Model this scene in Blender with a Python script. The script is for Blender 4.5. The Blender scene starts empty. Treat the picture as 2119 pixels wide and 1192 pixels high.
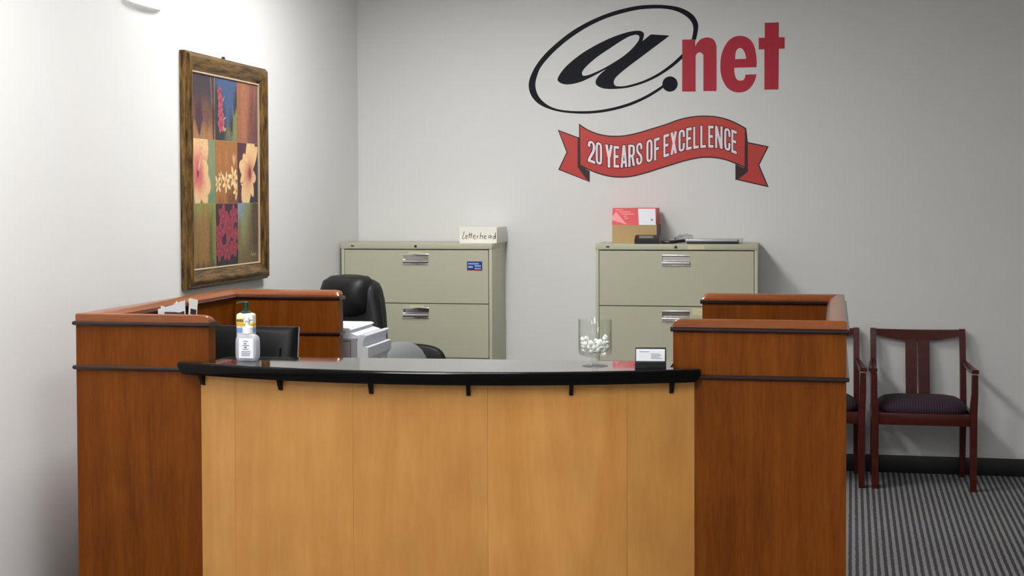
import bpy, bmesh, math, random
import numpy as np
from mathutils import Vector, Matrix

# ---------------------------------------------------------------- camera, world, light, exposure
scene = bpy.context.scene
col = scene.collection
random.seed(7)

cam_data = bpy.data.cameras.new('camera')
cam = bpy.data.objects.new('camera', cam_data)
col.objects.link(cam)
scene.camera = cam
cam_data.sensor_fit = 'HORIZONTAL'
cam_data.sensor_width = 36.0
cam_data.lens = 36.0 * 2800.0 / 2119.0
cam_data.shift_x = -(1099.0 - 1059.5) / 2119.0
cam_data.shift_y = -(596.0 - 476.0) / 2119.0
cam_data.clip_start = 0.05
YAW, PITCH, ROLL = math.atan(541 / 2800), math.atan(0.0235), 0.0035
cam.matrix_world = (Matrix.Translation((0, 0, 1.62)) @ Matrix.Rotation(YAW, 4, 'Z')
                    @ Matrix.Rotation(math.pi / 2 - PITCH, 4, 'X') @ Matrix.Rotation(-ROLL, 4, 'Z'))

world = bpy.data.worlds.new('world')
scene.world = world
world.use_nodes = True
world.node_tree.nodes['Background'].inputs[0].default_value = (0.75, 0.8, 0.9, 1)
world.node_tree.nodes['Background'].inputs[1].default_value = 0.3

vs = scene.view_settings
vs.view_transform = 'Standard'
vs.look = 'None'
vs.gamma = 1.0
vs.use_curve_mapping = False
vs.exposure = 1.42

# unseen ceiling lights, last two added to brighten the room: x, y, emission strength (built as fixtures further down)
CEIL_Z = 3.05
TROFFERS = [(-1.6, 6.1, 10.0, 'above the file cabinets and office chairs'), (-1.6, 3.4, 10.0, 'above the curved counter'), (-0.2, 2.2, 8.0, 'in front of the desk toward the open floor'),
            (-1.6, 0.6, 8.0, 'added along the picture wall, farthest from the desk'), (1.2, 0.4, 4.0, 'added over the open floor, farthest from the picture')]

# ---------------------------------------------------------------- helpers
def srgb(r, g, b):
    f = lambda c: (c / 12.92) if c <= 0.04045 else ((c + 0.055) / 1.055) ** 2.4
    return (f(r / 255), f(g / 255), f(b / 255), 1.0)


def tag(o, label=None, cat=None, group=None, kind=None):
    for k, v in (('label', label), ('category', cat), ('group', group), ('kind', kind)):
        if v:
            o[k] = v
    return o


def empty(name, loc, label, cat, rz=0.0, group=None):
    o = bpy.data.objects.new(name, None)
    o.empty_display_size = 0.1
    col.objects.link(o)
    o.location = loc
    o.rotation_euler = (0, 0, rz)
    return tag(o, label, cat, group)


class B:
    """collects shapes and links them as one mesh object"""
    def __init__(self):
        self.bm = bmesh.new()

    def box(self, x0, x1, y0, y1, z0, z1, bev=0.0, M=None, seg=2):
        T = Matrix.Translation(((x0 + x1) / 2, (y0 + y1) / 2, (z0 + z1) / 2)) @ Matrix.Diagonal((x1 - x0, y1 - y0, z1 - z0, 1))
        r = bmesh.ops.create_cube(self.bm, size=1.0, matrix=T)
        vs_ = r['verts']
        if bev > 0:
            ed = list({e for v in vs_ for e in v.link_edges})
            rb = bmesh.ops.bevel(self.bm, geom=ed, offset=bev, segments=seg, affect='EDGES', profile=0.5)
            vs_ = list({v for f in rb['faces'] for v in f.verts} | {v for v in vs_ if v.is_valid})
        if M is not None:
            allv = set()
            stack = [v for v in vs_ if v.is_valid]
            while stack:
                v = stack.pop()
                if v in allv:
                    continue
                allv.add(v)
                for e in v.link_edges:
                    stack.append(e.other_vert(v))
            bmesh.ops.transform(self.bm, matrix=M, verts=list(allv))
        return self

    def loft(self, loops, closed=True, caps=True):
        """loops: lists of equal length points; skins them"""
        rows = [[self.bm.verts.new(p) for p in lp] for lp in loops]
        n = len(rows[0])
        for a, b in zip(rows[:-1], rows[1:]):
            for i in range(n if closed else n - 1):
                j = (i + 1) % n
                self.bm.faces.new((a[i], a[j], b[j], b[i]))
        if caps and closed:
            self.bm.faces.new(list(reversed(rows[0])))
            self.bm.faces.new(rows[-1])
        return self

    def lathe(self, prof, n=24, c=(0, 0, 0)):
        """prof: (r, z) from bottom to top; r=0 closes"""
        rows = []
        for r, z in prof:
            if r <= 1e-6:
                rows.append([self.bm.verts.new((c[0], c[1], c[2] + z))])
            else:
                rows.append([self.bm.verts.new((c[0] + r * math.cos(2 * math.pi * i / n), c[1] + r * math.sin(2 * math.pi * i / n), c[2] + z)) for i in range(n)])
        for a, b in zip(rows[:-1], rows[1:]):
            for i in range(n):
                j = (i + 1) % n
                if len(a) == 1 and len(b) == 1:
                    continue
                if len(a) == 1:
                    self.bm.faces.new((a[0], b[j], b[i]))
                elif len(b) == 1:
                    self.bm.faces.new((a[i], a[j], b[0]))
                else:
                    self.bm.faces.new((a[i], a[j], b[j], b[i]))
        return self

    def tube(self, pts, r, n=10, caps=True):
        pts = [Vector(p) for p in pts]
        rs = r if isinstance(r, (list, tuple)) else [r] * len(pts)
        loops = []
        up = Vector((0, 0, 1))
        for i, p in enumerate(pts):
            d = (pts[min(i + 1, len(pts) - 1)] - pts[max(i - 1, 0)]).normalized()
            s = d.cross(up)
            if s.length < 1e-3:
                s = d.cross(Vector((0, 1, 0)))
            s.normalize()
            t = s.cross(d).normalized()
            loops.append([p + (s * math.cos(2 * math.pi * k / n) + t * math.sin(2 * math.pi * k / n)) * rs[i] for k in range(n)])
        return self.loft(loops, True, caps)

    def prism(self, poly, axis, a0, a1):
        """poly of 2D points extruded along axis: 'x' -> (y,z), 'y' -> (x,z), 'z' -> (x,y)"""
        def P(p, a):
            return {'x': (a, p[0], p[1]), 'y': (p[0], a, p[1]), 'z': (p[0], p[1], a)}[axis]
        return self.loft([[P(p, a0) for p in poly], [P(p, a1) for p in poly]])

    def beam(self, p0, p1, w0, d0, w1=None, d1=None, bev=0.0):
        """tapered rectangular bar; w along x, d along y"""
        w1 = w0 if w1 is None else w1
        d1 = d0 if d1 is None else d1
        L = []
        for p, w, d in ((p0, w0, d0), (p1, w1, d1)):
            L.append([(p[0] - w / 2, p[1] - d / 2, p[2]), (p[0] + w / 2, p[1] - d / 2, p[2]),
                      (p[0] + w / 2, p[1] + d / 2, p[2]), (p[0] - w / 2, p[1] + d / 2, p[2])])
        return self.loft(L)

    def build(self, name, m, parent=None, smooth=30, loc=None, rz=None):
        bmesh.ops.recalc_face_normals(self.bm, faces=self.bm.faces)
        me = bpy.data.meshes.new(name)
        self.bm.to_mesh(me)
        self.bm.free()
        if smooth:
            me.shade_smooth()
            me.set_sharp_from_angle(angle=math.radians(smooth))
        o = bpy.data.objects.new(name, me)
        if m:
            me.materials.append(m)
        col.objects.link(o)
        if parent:
            o.parent = parent
        if loc:
            o.location = loc
        if rz:
            o.rotation_euler = (0, 0, rz)
        return o


def box(name, m, parent, *a, bev=0.0, M=None):
    return B().box(*a, bev=bev, M=M).build(name, m, parent)


def copy_tree(o, parent=None):
    c = o.copy()
    col.objects.link(c)
    if parent:
        c.parent = parent
    for ch in list(o.children):
        copy_tree(ch, c)
    return c


# ---------------------------------------------------------------- materials
def new_mat(name):
    m = bpy.data.materials.new(name)
    m.use_nodes = True
    nt = m.node_tree
    return m, nt, nt.nodes['Principled BSDF']


def N(nt, typ, **kw):
    n = nt.nodes.new(typ)
    for k, v in kw.items():
        if k == 'inp':
            for kk, vv in v.items():
                n.inputs[kk].default_value = vv
        else:
            setattr(n, k, v)
    return n


def plain(name, rgb, rough=0.5, metal=0.0, noise=0.04, scale=40, bump=0.0, coat=0.0, spec=0.5):
    m, nt, p = new_mat(name)
    tc = N(nt, 'ShaderNodeTexCoord')
    nz = N(nt, 'ShaderNodeTexNoise', inp={'Scale': scale, 'Detail': 4.0})
    nt.links.new(tc.outputs['Object'], nz.inputs['Vector'])
    hsv = N(nt, 'ShaderNodeHueSaturation', inp={'Color': srgb(*rgb)})
    mr = N(nt, 'ShaderNodeMapRange', inp={'To Min': 1 - noise, 'To Max': 1 + noise})
    nt.links.new(nz.outputs['Fac'], mr.inputs['Value'])
    nt.links.new(mr.outputs['Result'], hsv.inputs['Value'])
    nt.links.new(hsv.outputs['Color'], p.inputs['Base Color'])
    p.inputs['Roughness'].default_value = rough
    p.inputs['Metallic'].default_value = metal
    p.inputs['Coat Weight'].default_value = coat
    p.inputs['Coat Roughness'].default_value = 0.1
    p.inputs['Specular IOR Level'].default_value = spec
    if bump:
        b = N(nt, 'ShaderNodeBump', inp={'Strength': bump, 'Distance': 0.002})
        nt.links.new(nz.outputs['Fac'], b.inputs['Height'])
        nt.links.new(b.outputs['Normal'], p.inputs['Normal'])
    return m


def wood(name, dark, light, rough=0.3, stretch=(14, 14, 1.2), blotch=0.0, fig=0.5, coat=0.25, per_obj=0.0, spec=0.5):
    m, nt, p = new_mat(name)
    tc = N(nt, 'ShaderNodeTexCoord')
    oi = N(nt, 'ShaderNodeObjectInfo')
    add = N(nt, 'ShaderNodeVectorMath', operation='MULTIPLY_ADD')
    add.inputs[1].default_value = (17, 13, 5)
    nt.links.new(oi.outputs['Random'], add.inputs[0])
    nt.links.new(tc.outputs['Object'], add.inputs[2])
    mp = N(nt, 'ShaderNodeMapping')
    mp.inputs['Scale'].default_value = stretch
    nt.links.new(add.outputs['Vector'], mp.inputs['Vector'])
    n1 = N(nt, 'ShaderNodeTexNoise', inp={'Scale': 1.0, 'Detail': 5.0, 'Roughness': 0.6, 'Distortion': 0.6})
    n2 = N(nt, 'ShaderNodeTexNoise', inp={'Scale': 9.0, 'Detail': 3.0, 'Roughness': 0.7})
    nt.links.new(mp.outputs['Vector'], n1.inputs['Vector'])
    nt.links.new(mp.outputs['Vector'], n2.inputs['Vector'])
    mix = N(nt, 'ShaderNodeMath', operation='MULTIPLY_ADD')
    mix.inputs[1].default_value = 1.0 - fig
    nt.links.new(n2.outputs['Fac'], mix.inputs[0])
    m2 = N(nt, 'ShaderNodeMath', operation='MULTIPLY')
    m2.inputs[1].default_value = fig
    nt.links.new(n1.outputs['Fac'], m2.inputs[0])
    nt.links.new(m2.outputs[0], mix.inputs[2])
    ramp = N(nt, 'ShaderNodeValToRGB')
    ramp.color_ramp.elements[0].position = 0.32
    ramp.color_ramp.elements[1].position = 0.68
    ramp.color_ramp.elements[0].color = srgb(*dark)
    ramp.color_ramp.elements[1].color = srgb(*light)
    nt.links.new(mix.outputs[0], ramp.inputs['Fac'])
    hsv = N(nt, 'ShaderNodeHueSaturation')
    nt.links.new(ramp.outputs['Color'], hsv.inputs['Color'])
    n3 = N(nt, 'ShaderNodeTexNoise', inp={'Scale': 5.0, 'Detail': 3.0, 'Roughness': 0.5})
    nt.links.new(add.outputs['Vector'], n3.inputs['Vector'])
    mr = N(nt, 'ShaderNodeMapRange', inp={'From Min': 0.3, 'From Max': 0.7, 'To Min': 1 - blotch, 'To Max': 1 + blotch})
    nt.links.new(n3.outputs['Fac'], mr.inputs['Value'])
    mo = N(nt, 'ShaderNodeMapRange', inp={'To Min': 1 - per_obj, 'To Max': 1 + per_obj})
    nt.links.new(oi.outputs['Alpha'], mo.inputs['Value'])
    mm = N(nt, 'ShaderNodeMath', operation='MULTIPLY')
    nt.links.new(mr.outputs['Result'], mm.inputs[0])
    nt.links.new(mo.outputs['Result'], mm.inputs[1])
    nt.links.new(mm.outputs[0], hsv.inputs['Value'])
    nt.links.new(hsv.outputs['Color'], p.inputs['Base Color'])
    p.inputs['Roughness'].default_value = rough
    p.inputs['Coat Weight'].default_value = coat
    p.inputs['Coat Roughness'].default_value = 0.12
    p.inputs['Specular IOR Level'].default_value = spec
    return m


M = {}
M['wall'] = plain('wall_paint', (225, 226, 226), 0.65, noise=0.012, scale=180, bump=0.06)
M['ceiling'] = plain('ceiling_white', (235, 235, 230), 0.8, noise=0.03, scale=120)
M['baseboard'] = plain('black_vinyl', (22, 24, 26), 0.45)
M['cherry'] = wood('cherry_veneer', (90, 42, 5), (124, 66, 14), 0.36, (16, 16, 1.3), 0.09, 0.6, 0.0, spec=0.14)
M['cherry_cap'] = wood('cherry_solid', (114, 56, 14), (144, 78, 26), 0.3, (1.6, 1.6, 20), 0.04, 0.5, 0.35)
M['trim_dark'] = plain('dark_mahogany_trim', (34, 9, 8), 0.25, coat=0.2)
M['maple'] = wood('maple_veneer', (184, 126, 60), (203, 149, 82), 0.36, (7, 7, 0.9), 0.07, 0.75, 0.1, 0.1, spec=0.3)
M['granite'] = plain('black_polished_granite', (5, 5, 7), 0.06, noise=0.2, scale=400, spec=0.5, coat=0.7)
M['granite'].node_tree.nodes['Principled BSDF'].inputs['Coat Roughness'].default_value = 0.03
M['granite'].node_tree.nodes['Principled BSDF'].inputs['IOR'].default_value = 1.5
M['edge_black'] = plain('black_lacquer_edge', (6, 5, 5), 0.16, noise=0.1, spec=0.18)
M['blackmetal'] = plain('black_powder_coat', (10, 8, 8), 0.45, spec=0.2)
M['worktop'] = plain('grey_laminate', (120, 116, 108), 0.5)
M['putty'] = plain('putty_enamel', (184, 184, 162), 0.42, noise=0.012, scale=300, bump=0.03)
M['gap'] = plain('dark_gap', (38, 37, 30), 0.7)
M['chrome'] = plain('brushed_chrome', (232, 232, 232), 0.2, metal=1.0, noise=0.02)
M['tape'] = plain('pale_label_strip', (212, 208, 165), 0.5)
M['white_card'] = plain('white_card', (236, 236, 228), 0.7, noise=0.01)
M['white_paper'] = plain('white_paper', (232, 236, 244), 0.7, noise=0.01)
M['ink'] = plain('black_ink', (40, 40, 42), 0.6)
M['ink_grey'] = plain('grey_ink', (150, 152, 160), 0.6)
M['sticker_blue'] = plain('blue_sticker', (28, 48, 120), 0.4)
M['sticker_text'] = plain('sticker_text', (150, 175, 225), 0.4)
M['sticker_red'] = plain('sticker_red', (170, 60, 70), 0.4)
M['kraft'] = plain('kraft_card', (186, 158, 112), 0.75, noise=0.05, scale=60)
M['red_print'] = plain('red_print', (214, 46, 58), 0.45)
M['pink_print'] = plain('pink_print', (240, 140, 146), 0.45)
M['black_plastic'] = plain('black_plastic', (22, 23, 26), 0.38)
M['monitor_back'] = plain('black_monitor_shell', (7, 8, 11), 0.45, noise=0.1, scale=200, spec=0.2)
M['screen'] = plain('dark_screen', (12, 13, 15), 0.12)
M['lcd'] = plain('lcd_grey', (112, 118, 100), 0.25)
M['silver'] = plain('silver_plastic', (178, 182, 186), 0.3, metal=0.4)
M['printer_white'] = plain('printer_white', (206, 210, 219), 0.45, noise=0.01)
M['printer_grey'] = plain('printer_grey', (150, 149, 153), 0.5, noise=0.01)
M['leather'] = plain('black_leather', (19, 20, 22), 0.48, noise=0.15, scale=160, bump=0.25, spec=0.35)
M['grey_fabric'] = plain('grey_fabric', (120, 124, 126), 0.9, noise=0.18, scale=350, bump=0.4)
M['green_plastic'] = plain('dark_green_plastic', (32, 66, 44), 0.3)
M['label_yellow'] = plain('label_yellow', (222, 182, 52), 0.5)
M['label_blue'] = plain('label_blue', (120, 160, 215), 0.5)
M['label_cream'] = plain('label_cream', (235, 232, 205), 0.5)
M['white_plastic'] = plain('white_plastic', (238, 240, 242), 0.35, noise=0.01)
M['lotion'] = plain('lotion_bottle', (216, 220, 226), 0.3, noise=0.01)
M['mint'] = plain('white_mint', (240, 243, 240), 0.35, noise=0.02)
M['bracket_dark'] = M['blackmetal']
M['chair_wood'] = wood('mahogany_chair', (58, 16, 12), (86, 29, 21), 0.32, (3, 3, 14), 0.05, 0.5, 0.1, spec=0.3)
M['navy'] = plain('navy_vinyl', (15, 18, 30), 0.6, noise=0.05, spec=0.2)
M['logo_red'] = plain('red_vinyl', (186, 48, 66), 0.55, noise=0.02, spec=0.3)
M['maroon'] = plain('maroon_vinyl', (44, 10, 14), 0.5)
M['fold'] = plain('dark_fold_vinyl', (52, 30, 42), 0.5)
M['letter_white'] = plain('white_vinyl', (240, 228, 236), 0.5, noise=0.01)
M['brass_dark'] = plain('dark_hook', (60, 55, 48), 0.4, metal=0.6)
M['fixture_white'] = plain('fixture_white', (246, 248, 246), 0.4, noise=0.01)
M['cream_liner'] = plain('cream_liner', (196, 176, 150), 0.5)

# ribbon print: red running from orange-red to crimson top to bottom, as printed
def ribbon_mat():
    m, nt, p = new_mat('ribbon_print')
    tc = N(nt, 'ShaderNodeTexCoord')
    sx = N(nt, 'ShaderNodeSeparateXYZ')
    nt.links.new(tc.outputs['Generated'], sx.inputs[0])
    ramp = N(nt, 'ShaderNodeValToRGB')
    ramp.color_ramp.elements[0].color = srgb(176, 36, 52)
    ramp.color_ramp.elements[1].color = srgb(200, 66, 52)
    ramp.color_ramp.elements[0].position = 0.15
    ramp.color_ramp.elements[1].position = 0.85
    nt.links.new(sx.outputs['Z'], ramp.inputs['Fac'])
    nt.links.new(ramp.outputs['Color'], p.inputs['Base Color'])
    p.inputs['Roughness'].default_value = 0.5
    return m
M['ribbon'] = ribbon_mat()


def glass_mat(name, rgb=(1, 1, 1), rough=0.0, ior=1.45):
    # thin clear sheet: straight-through transmission plus Fresnel reflection
    m, nt, p = new_mat(name)
    nt.nodes.remove(p)
    tr = N(nt, 'ShaderNodeBsdfTransparent', inp={'Color': (*rgb, 1)})
    gl = N(nt, 'ShaderNodeBsdfGlossy', inp={'Roughness': rough})
    lw = N(nt, 'ShaderNodeLayerWeight', inp={'Blend': 0.5})
    pw_ = N(nt, 'ShaderNodeMath', operation='POWER')
    pw_.inputs[1].default_value = 4.0
    nt.links.new(lw.outputs['Facing'], pw_.inputs[0])
    fr = N(nt, 'ShaderNodeMath', operation='MULTIPLY_ADD')
    fr.inputs[1].default_value = 0.75
    fr.inputs[2].default_value = ((ior - 1) / (ior + 1)) ** 2
    nt.links.new(pw_.outputs[0], fr.inputs[0])
    mx = N(nt, 'ShaderNodeMixShader')
    nt.links.new(fr.outputs[0], mx.inputs[0])
    nt.links.new(tr.outputs[0], mx.inputs[1])
    nt.links.new(gl.outputs[0], mx.inputs[2])
    nt.links.new(mx.outputs[0], nt.nodes['Material Output'].inputs['Surface'])
    return m
M['glass'] = glass_mat('clear_glass', (0.97, 0.98, 0.97))
M['gel'] = glass_mat('cloudy_gel_bottle', (0.86, 0.89, 0.92), 0.12, 1.4)
_nt = M['gel'].node_tree
_mx = [n for n in _nt.nodes if n.type == 'MIX_SHADER'][0]
_df = N(_nt, 'ShaderNodeBsdfDiffuse', inp={'Color': srgb(226, 230, 236)})
_m2 = N(_nt, 'ShaderNodeMixShader', inp={0: 0.38})
_nt.links.new(_mx.outputs[0], _m2.inputs[1])
_nt.links.new(_df.outputs[0], _m2.inputs[2])
_nt.links.new(_m2.outputs[0], _nt.nodes['Material Output'].inputs['Surface'])
M['wrap'] = glass_mat('clear_plastic_wrap', (0.84, 0.84, 0.87), 0.2, 1.4)


def seat_mat():
    m, nt, p = new_mat('plum_seat_fabric')
    tc = N(nt, 'ShaderNodeTexCoord')
    w = N(nt, 'ShaderNodeTexWave', wave_type='BANDS', bands_direction='X', inp={'Scale': 22.0, 'Distortion': 1.5, 'Detail': 2.0})
    nt.links.new(tc.outputs['Object'], w.inputs['Vector'])
    ramp = N(nt, 'ShaderNodeValToRGB')
    ramp.color_ramp.elements[0].color = srgb(36, 24, 38)
    ramp.color_ramp.elements[1].color = srgb(62, 44, 60)
    nt.links.new(w.outputs['Fac'], ramp.inputs['Fac'])
    nt.links.new(ramp.outputs['Color'], p.inputs['Base Color'])
    p.inputs['Roughness'].default_value = 0.9
    return m
M['seat'] = seat_mat()


def carpet_mat():
    m, nt, p = new_mat('striped_carpet')
    geo = N(nt, 'ShaderNodeNewGeometry')
    nz = N(nt, 'ShaderNodeTexNoise', inp={'Scale': 260.0, 'Detail': 3.0})
    nt.links.new(geo.outputs['Position'], nz.inputs['Vector'])
    nb = N(nt, 'ShaderNodeTexNoise', inp={'Scale': 30.0, 'Detail': 2.0})
    nt.links.new(geo.outputs['Position'], nb.inputs['Vector'])
    w = N(nt, 'ShaderNodeTexWave', wave_type='BANDS', bands_direction='X', inp={'Scale': 0.314159 / 0.0305, 'Distortion': 0.0})
    va = N(nt, 'ShaderNodeVectorMath', operation='MULTIPLY_ADD')
    va.inputs[1].default_value = (0.008, 0.0, 0.0)
    nt.links.new(nb.outputs['Color'], va.inputs[0])
    nt.links.new(geo.outputs['Position'], va.inputs[2])
    rot = N(nt, 'ShaderNodeMapping')          # carpet laid a little out of square
    rot.inputs['Rotation'].default_value = (0, 0, math.radians(2.4))
    nt.links.new(va.outputs['Vector'], rot.inputs['Vector'])
    nt.links.new(rot.outputs['Vector'], w.inputs['Vector'])
    ramp = N(nt, 'ShaderNodeValToRGB')
    ramp.color_ramp.elements[0].position = 0.32
    ramp.color_ramp.elements[1].position = 0.68
    ramp.color_ramp.elements[0].color = srgb(78, 78, 84)
    ramp.color_ramp.elements[1].color = srgb(146, 147, 147)
    nt.links.new(w.outputs['Fac'], ramp.inputs['Fac'])
    oi = N(nt, 'ShaderNodeObjectInfo')
    mr0 = N(nt, 'ShaderNodeMapRange', inp={'To Min': 0.93, 'To Max': 1.05})
    nt.links.new(oi.outputs['Random'], mr0.inputs['Value'])
    mr = N(nt, 'ShaderNodeMapRange', inp={'To Min': 0.7, 'To Max': 1.3})
    nt.links.new(nz.outputs['Fac'], mr.inputs['Value'])
    mm = N(nt, 'ShaderNodeMath', operation='MULTIPLY')
    nt.links.new(mr0.outputs['Result'], mm.inputs[0])
    nt.links.new(mr.outputs['Result'], mm.inputs[1])
    hsv = N(nt, 'ShaderNodeHueSaturation')
    nt.links.new(ramp.outputs['Color'], hsv.inputs['Color'])
    nt.links.new(mm.outputs[0], hsv.inputs['Value'])
    nt.links.new(hsv.outputs['Color'], p.inputs['Base Color'])
    p.inputs['Roughness'].default_value = 0.95
    p.inputs['Specular IOR Level'].default_value = 0.1
    b = N(nt, 'ShaderNodeBump', inp={'Strength': 0.5, 'Distance': 0.004})
    nt.links.new(nz.outputs['Fac'], b.inputs['Height'])
    nt.links.new(b.outputs['Normal'], p.inputs['Normal'])
    return m
M['carpet'] = carpet_mat()


def frame_mat(name, stretch):
    m, nt, p = new_mat(name)
    tc = N(nt, 'ShaderNodeTexCoord')
    mp = N(nt, 'ShaderNodeMapping')
    mp.inputs['Scale'].default_value = stretch
    nt.links.new(tc.outputs['Object'], mp.inputs['Vector'])
    nz = N(nt, 'ShaderNodeTexNoise', inp={'Scale': 1.0, 'Detail': 5.0, 'Roughness': 0.65})
    nt.links.new(mp.outputs['Vector'], nz.inputs['Vector'])
    ramp = N(nt, 'ShaderNodeValToRGB')
    ramp.color_ramp.elements[0].position = 0.35
    ramp.color_ramp.elements[1].position = 0.68
    ramp.color_ramp.elements[0].color = srgb(58, 42, 26)
    ramp.color_ramp.elements[1].color = srgb(158, 122, 68)
    nt.links.new(nz.outputs['Fac'], ramp.inputs['Fac'])
    nt.links.new(ramp.outputs['Color'], p.inputs['Base Color'])
    p.inputs['Metallic'].default_value = 0.6
    p.inputs['Roughness'].default_value = 0.38
    return m
M['frame_v'] = frame_mat('bronze_frame_upright', (60, 60, 9))
M['frame_h'] = frame_mat('bronze_frame_rail', (60, 9, 60))


def canvas_mat():
    m, nt, p = new_mat('printed_canvas')
    a = N(nt, 'ShaderNodeVertexColor', layer_name='paint')
    nt.links.new(a.outputs['Color'], p.inputs['Base Color'])
    p.inputs['Roughness'].default_value = 0.55
    return m
M['canvas'] = canvas_mat()


def emit_mat(name, strength, rgb=(1.0, 0.975, 0.945)):
    m, nt, p = new_mat(name)
    p.inputs['Base Color'].default_value = (0.9, 0.9, 0.9, 1)
    p.inputs['Emission Color'].default_value = (*rgb, 1)
    p.inputs['Emission Strength'].default_value = strength
    return m

# ---------------------------------------------------------------- the room
XL, XR, YB, YF = -2.69, 3.502, 8.183, -1.096


def struct(o, label=None):
    o['kind'] = 'structure'
    if label:
        o['label'] = label
    return o


struct(box('wall_back', M['wall'], None, XL - 0.12, XR + 0.12, YB, YB + 0.12, -0.12, CEIL_Z + 0.12), 'off-white painted wall behind the filing cabinets, carrying the logo')
struct(box('wall_left', M['wall'], None, XL - 0.12, XL, YF - 0.12, YB, -0.12, CEIL_Z + 0.12), 'off-white painted side wall on which the flower picture hangs')
struct(box('wall_right', M['wall'], None, XR, XR + 0.12, YF - 0.12, YB, -0.12, CEIL_Z + 0.12), 'off-white painted wall past the guest chairs')
struct(box('wall_front', M['wall'], None, XL, XR, YF - 0.12, YF, -0.12, CEIL_Z + 0.12), 'off-white painted wall facing the reception desk')
struct(box('ceiling', M['ceiling'], None, XL, XR, YF, YB, CEIL_Z, CEIL_Z + 0.12), 'white ceiling with recessed light panels')
floor = struct(box('floor', M['gap'], None, XL, XR, YF, YB, -0.12, -0.008), 'grey striped carpet tile floor')
TS = 0.516
tile_me = None
for i in range(12):
    for j in range(18):
        if tile_me is None:
            t = B().box(-TS / 2 + 0.0006, TS / 2 - 0.0006, -TS / 2 + 0.0006, TS / 2 - 0.0006, -0.008, 0.0).build('carpet_tile', M['carpet'], floor, 0)
            tile_me = t.data
        else:
            t = bpy.data.objects.new('carpet_tile', tile_me)
            col.objects.link(t)
            t.parent = floor
        t.location = (XL + TS * (i + 0.5), YB - 0.5155 * (j + 0.5), 0)
struct(box('baseboard_back', M['baseboard'], None, XL + 0.006, XR - 0.006, YB - 0.006, YB, 0.0, 0.103, bev=0.002), 'black vinyl baseboard behind the guest chairs')
struct(box('baseboard_left', M['baseboard'], None, XL, XL + 0.006, YF, YB - 0.006, 0.0, 0.103, bev=0.002), 'black vinyl baseboard under the flower picture wall')
struct(box('baseboard_right', M['baseboard'], None, XR - 0.006, XR, YF, YB - 0.006, 0.0, 0.103, bev=0.002), 'black vinyl baseboard on the bare wall past the chairs')

# recessed ceiling light panels
for x, y, e, where in TROFFERS:
    t = empty('ceiling_light', (x, y, CEIL_Z), 'recessed ceiling light panel ' + where, 'light', 0, 'recessed ceiling light panels')
    f = B()
    for a in ((-0.31, 0.31, -0.61, -0.58), (-0.31, 0.31, 0.58, 0.61), (-0.31, -0.28, -0.58, 0.58), (0.28, 0.31, -0.58, 0.58)):
        f.box(a[0], a[1], a[2], a[3], -0.014, 0.0)
    f.build('light_frame', M['fixture_white'], t)
    box('diffuser', emit_mat('lit_diffuser', e), t, -0.28, 0.28, -0.58, 0.58, -0.008, 0.0)

# white wall fixture high on the left wall, only its lower edge shows
t = empty('wall_light', (XL, 5.31, 2.44), 'glowing white wall light mounted high beside the flower picture', 'light')
prof = []
lo = []
for z, s in ((0.0, 0.82), (0.006, 0.93), (0.03, 1.0), (0.2, 1.0), (0.23, 0.96), (0.235, 0.85)):
    lo.append([(0.0, -0.18 * s, z)] + [(0.075 * s * math.sin(math.pi * k / 12) ** 0.6, -0.18 * s * math.cos(math.pi * k / 12), z) for k in range(1, 12)] + [(0.0, 0.18 * s, z)])
B().loft(lo).build('shade', emit_mat('lit_shade', 0.3), t)
box('back_plate', M['fixture_white'], t, 0.0, 0.006, -0.1, 0.1, 0.0, 0.2)

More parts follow.
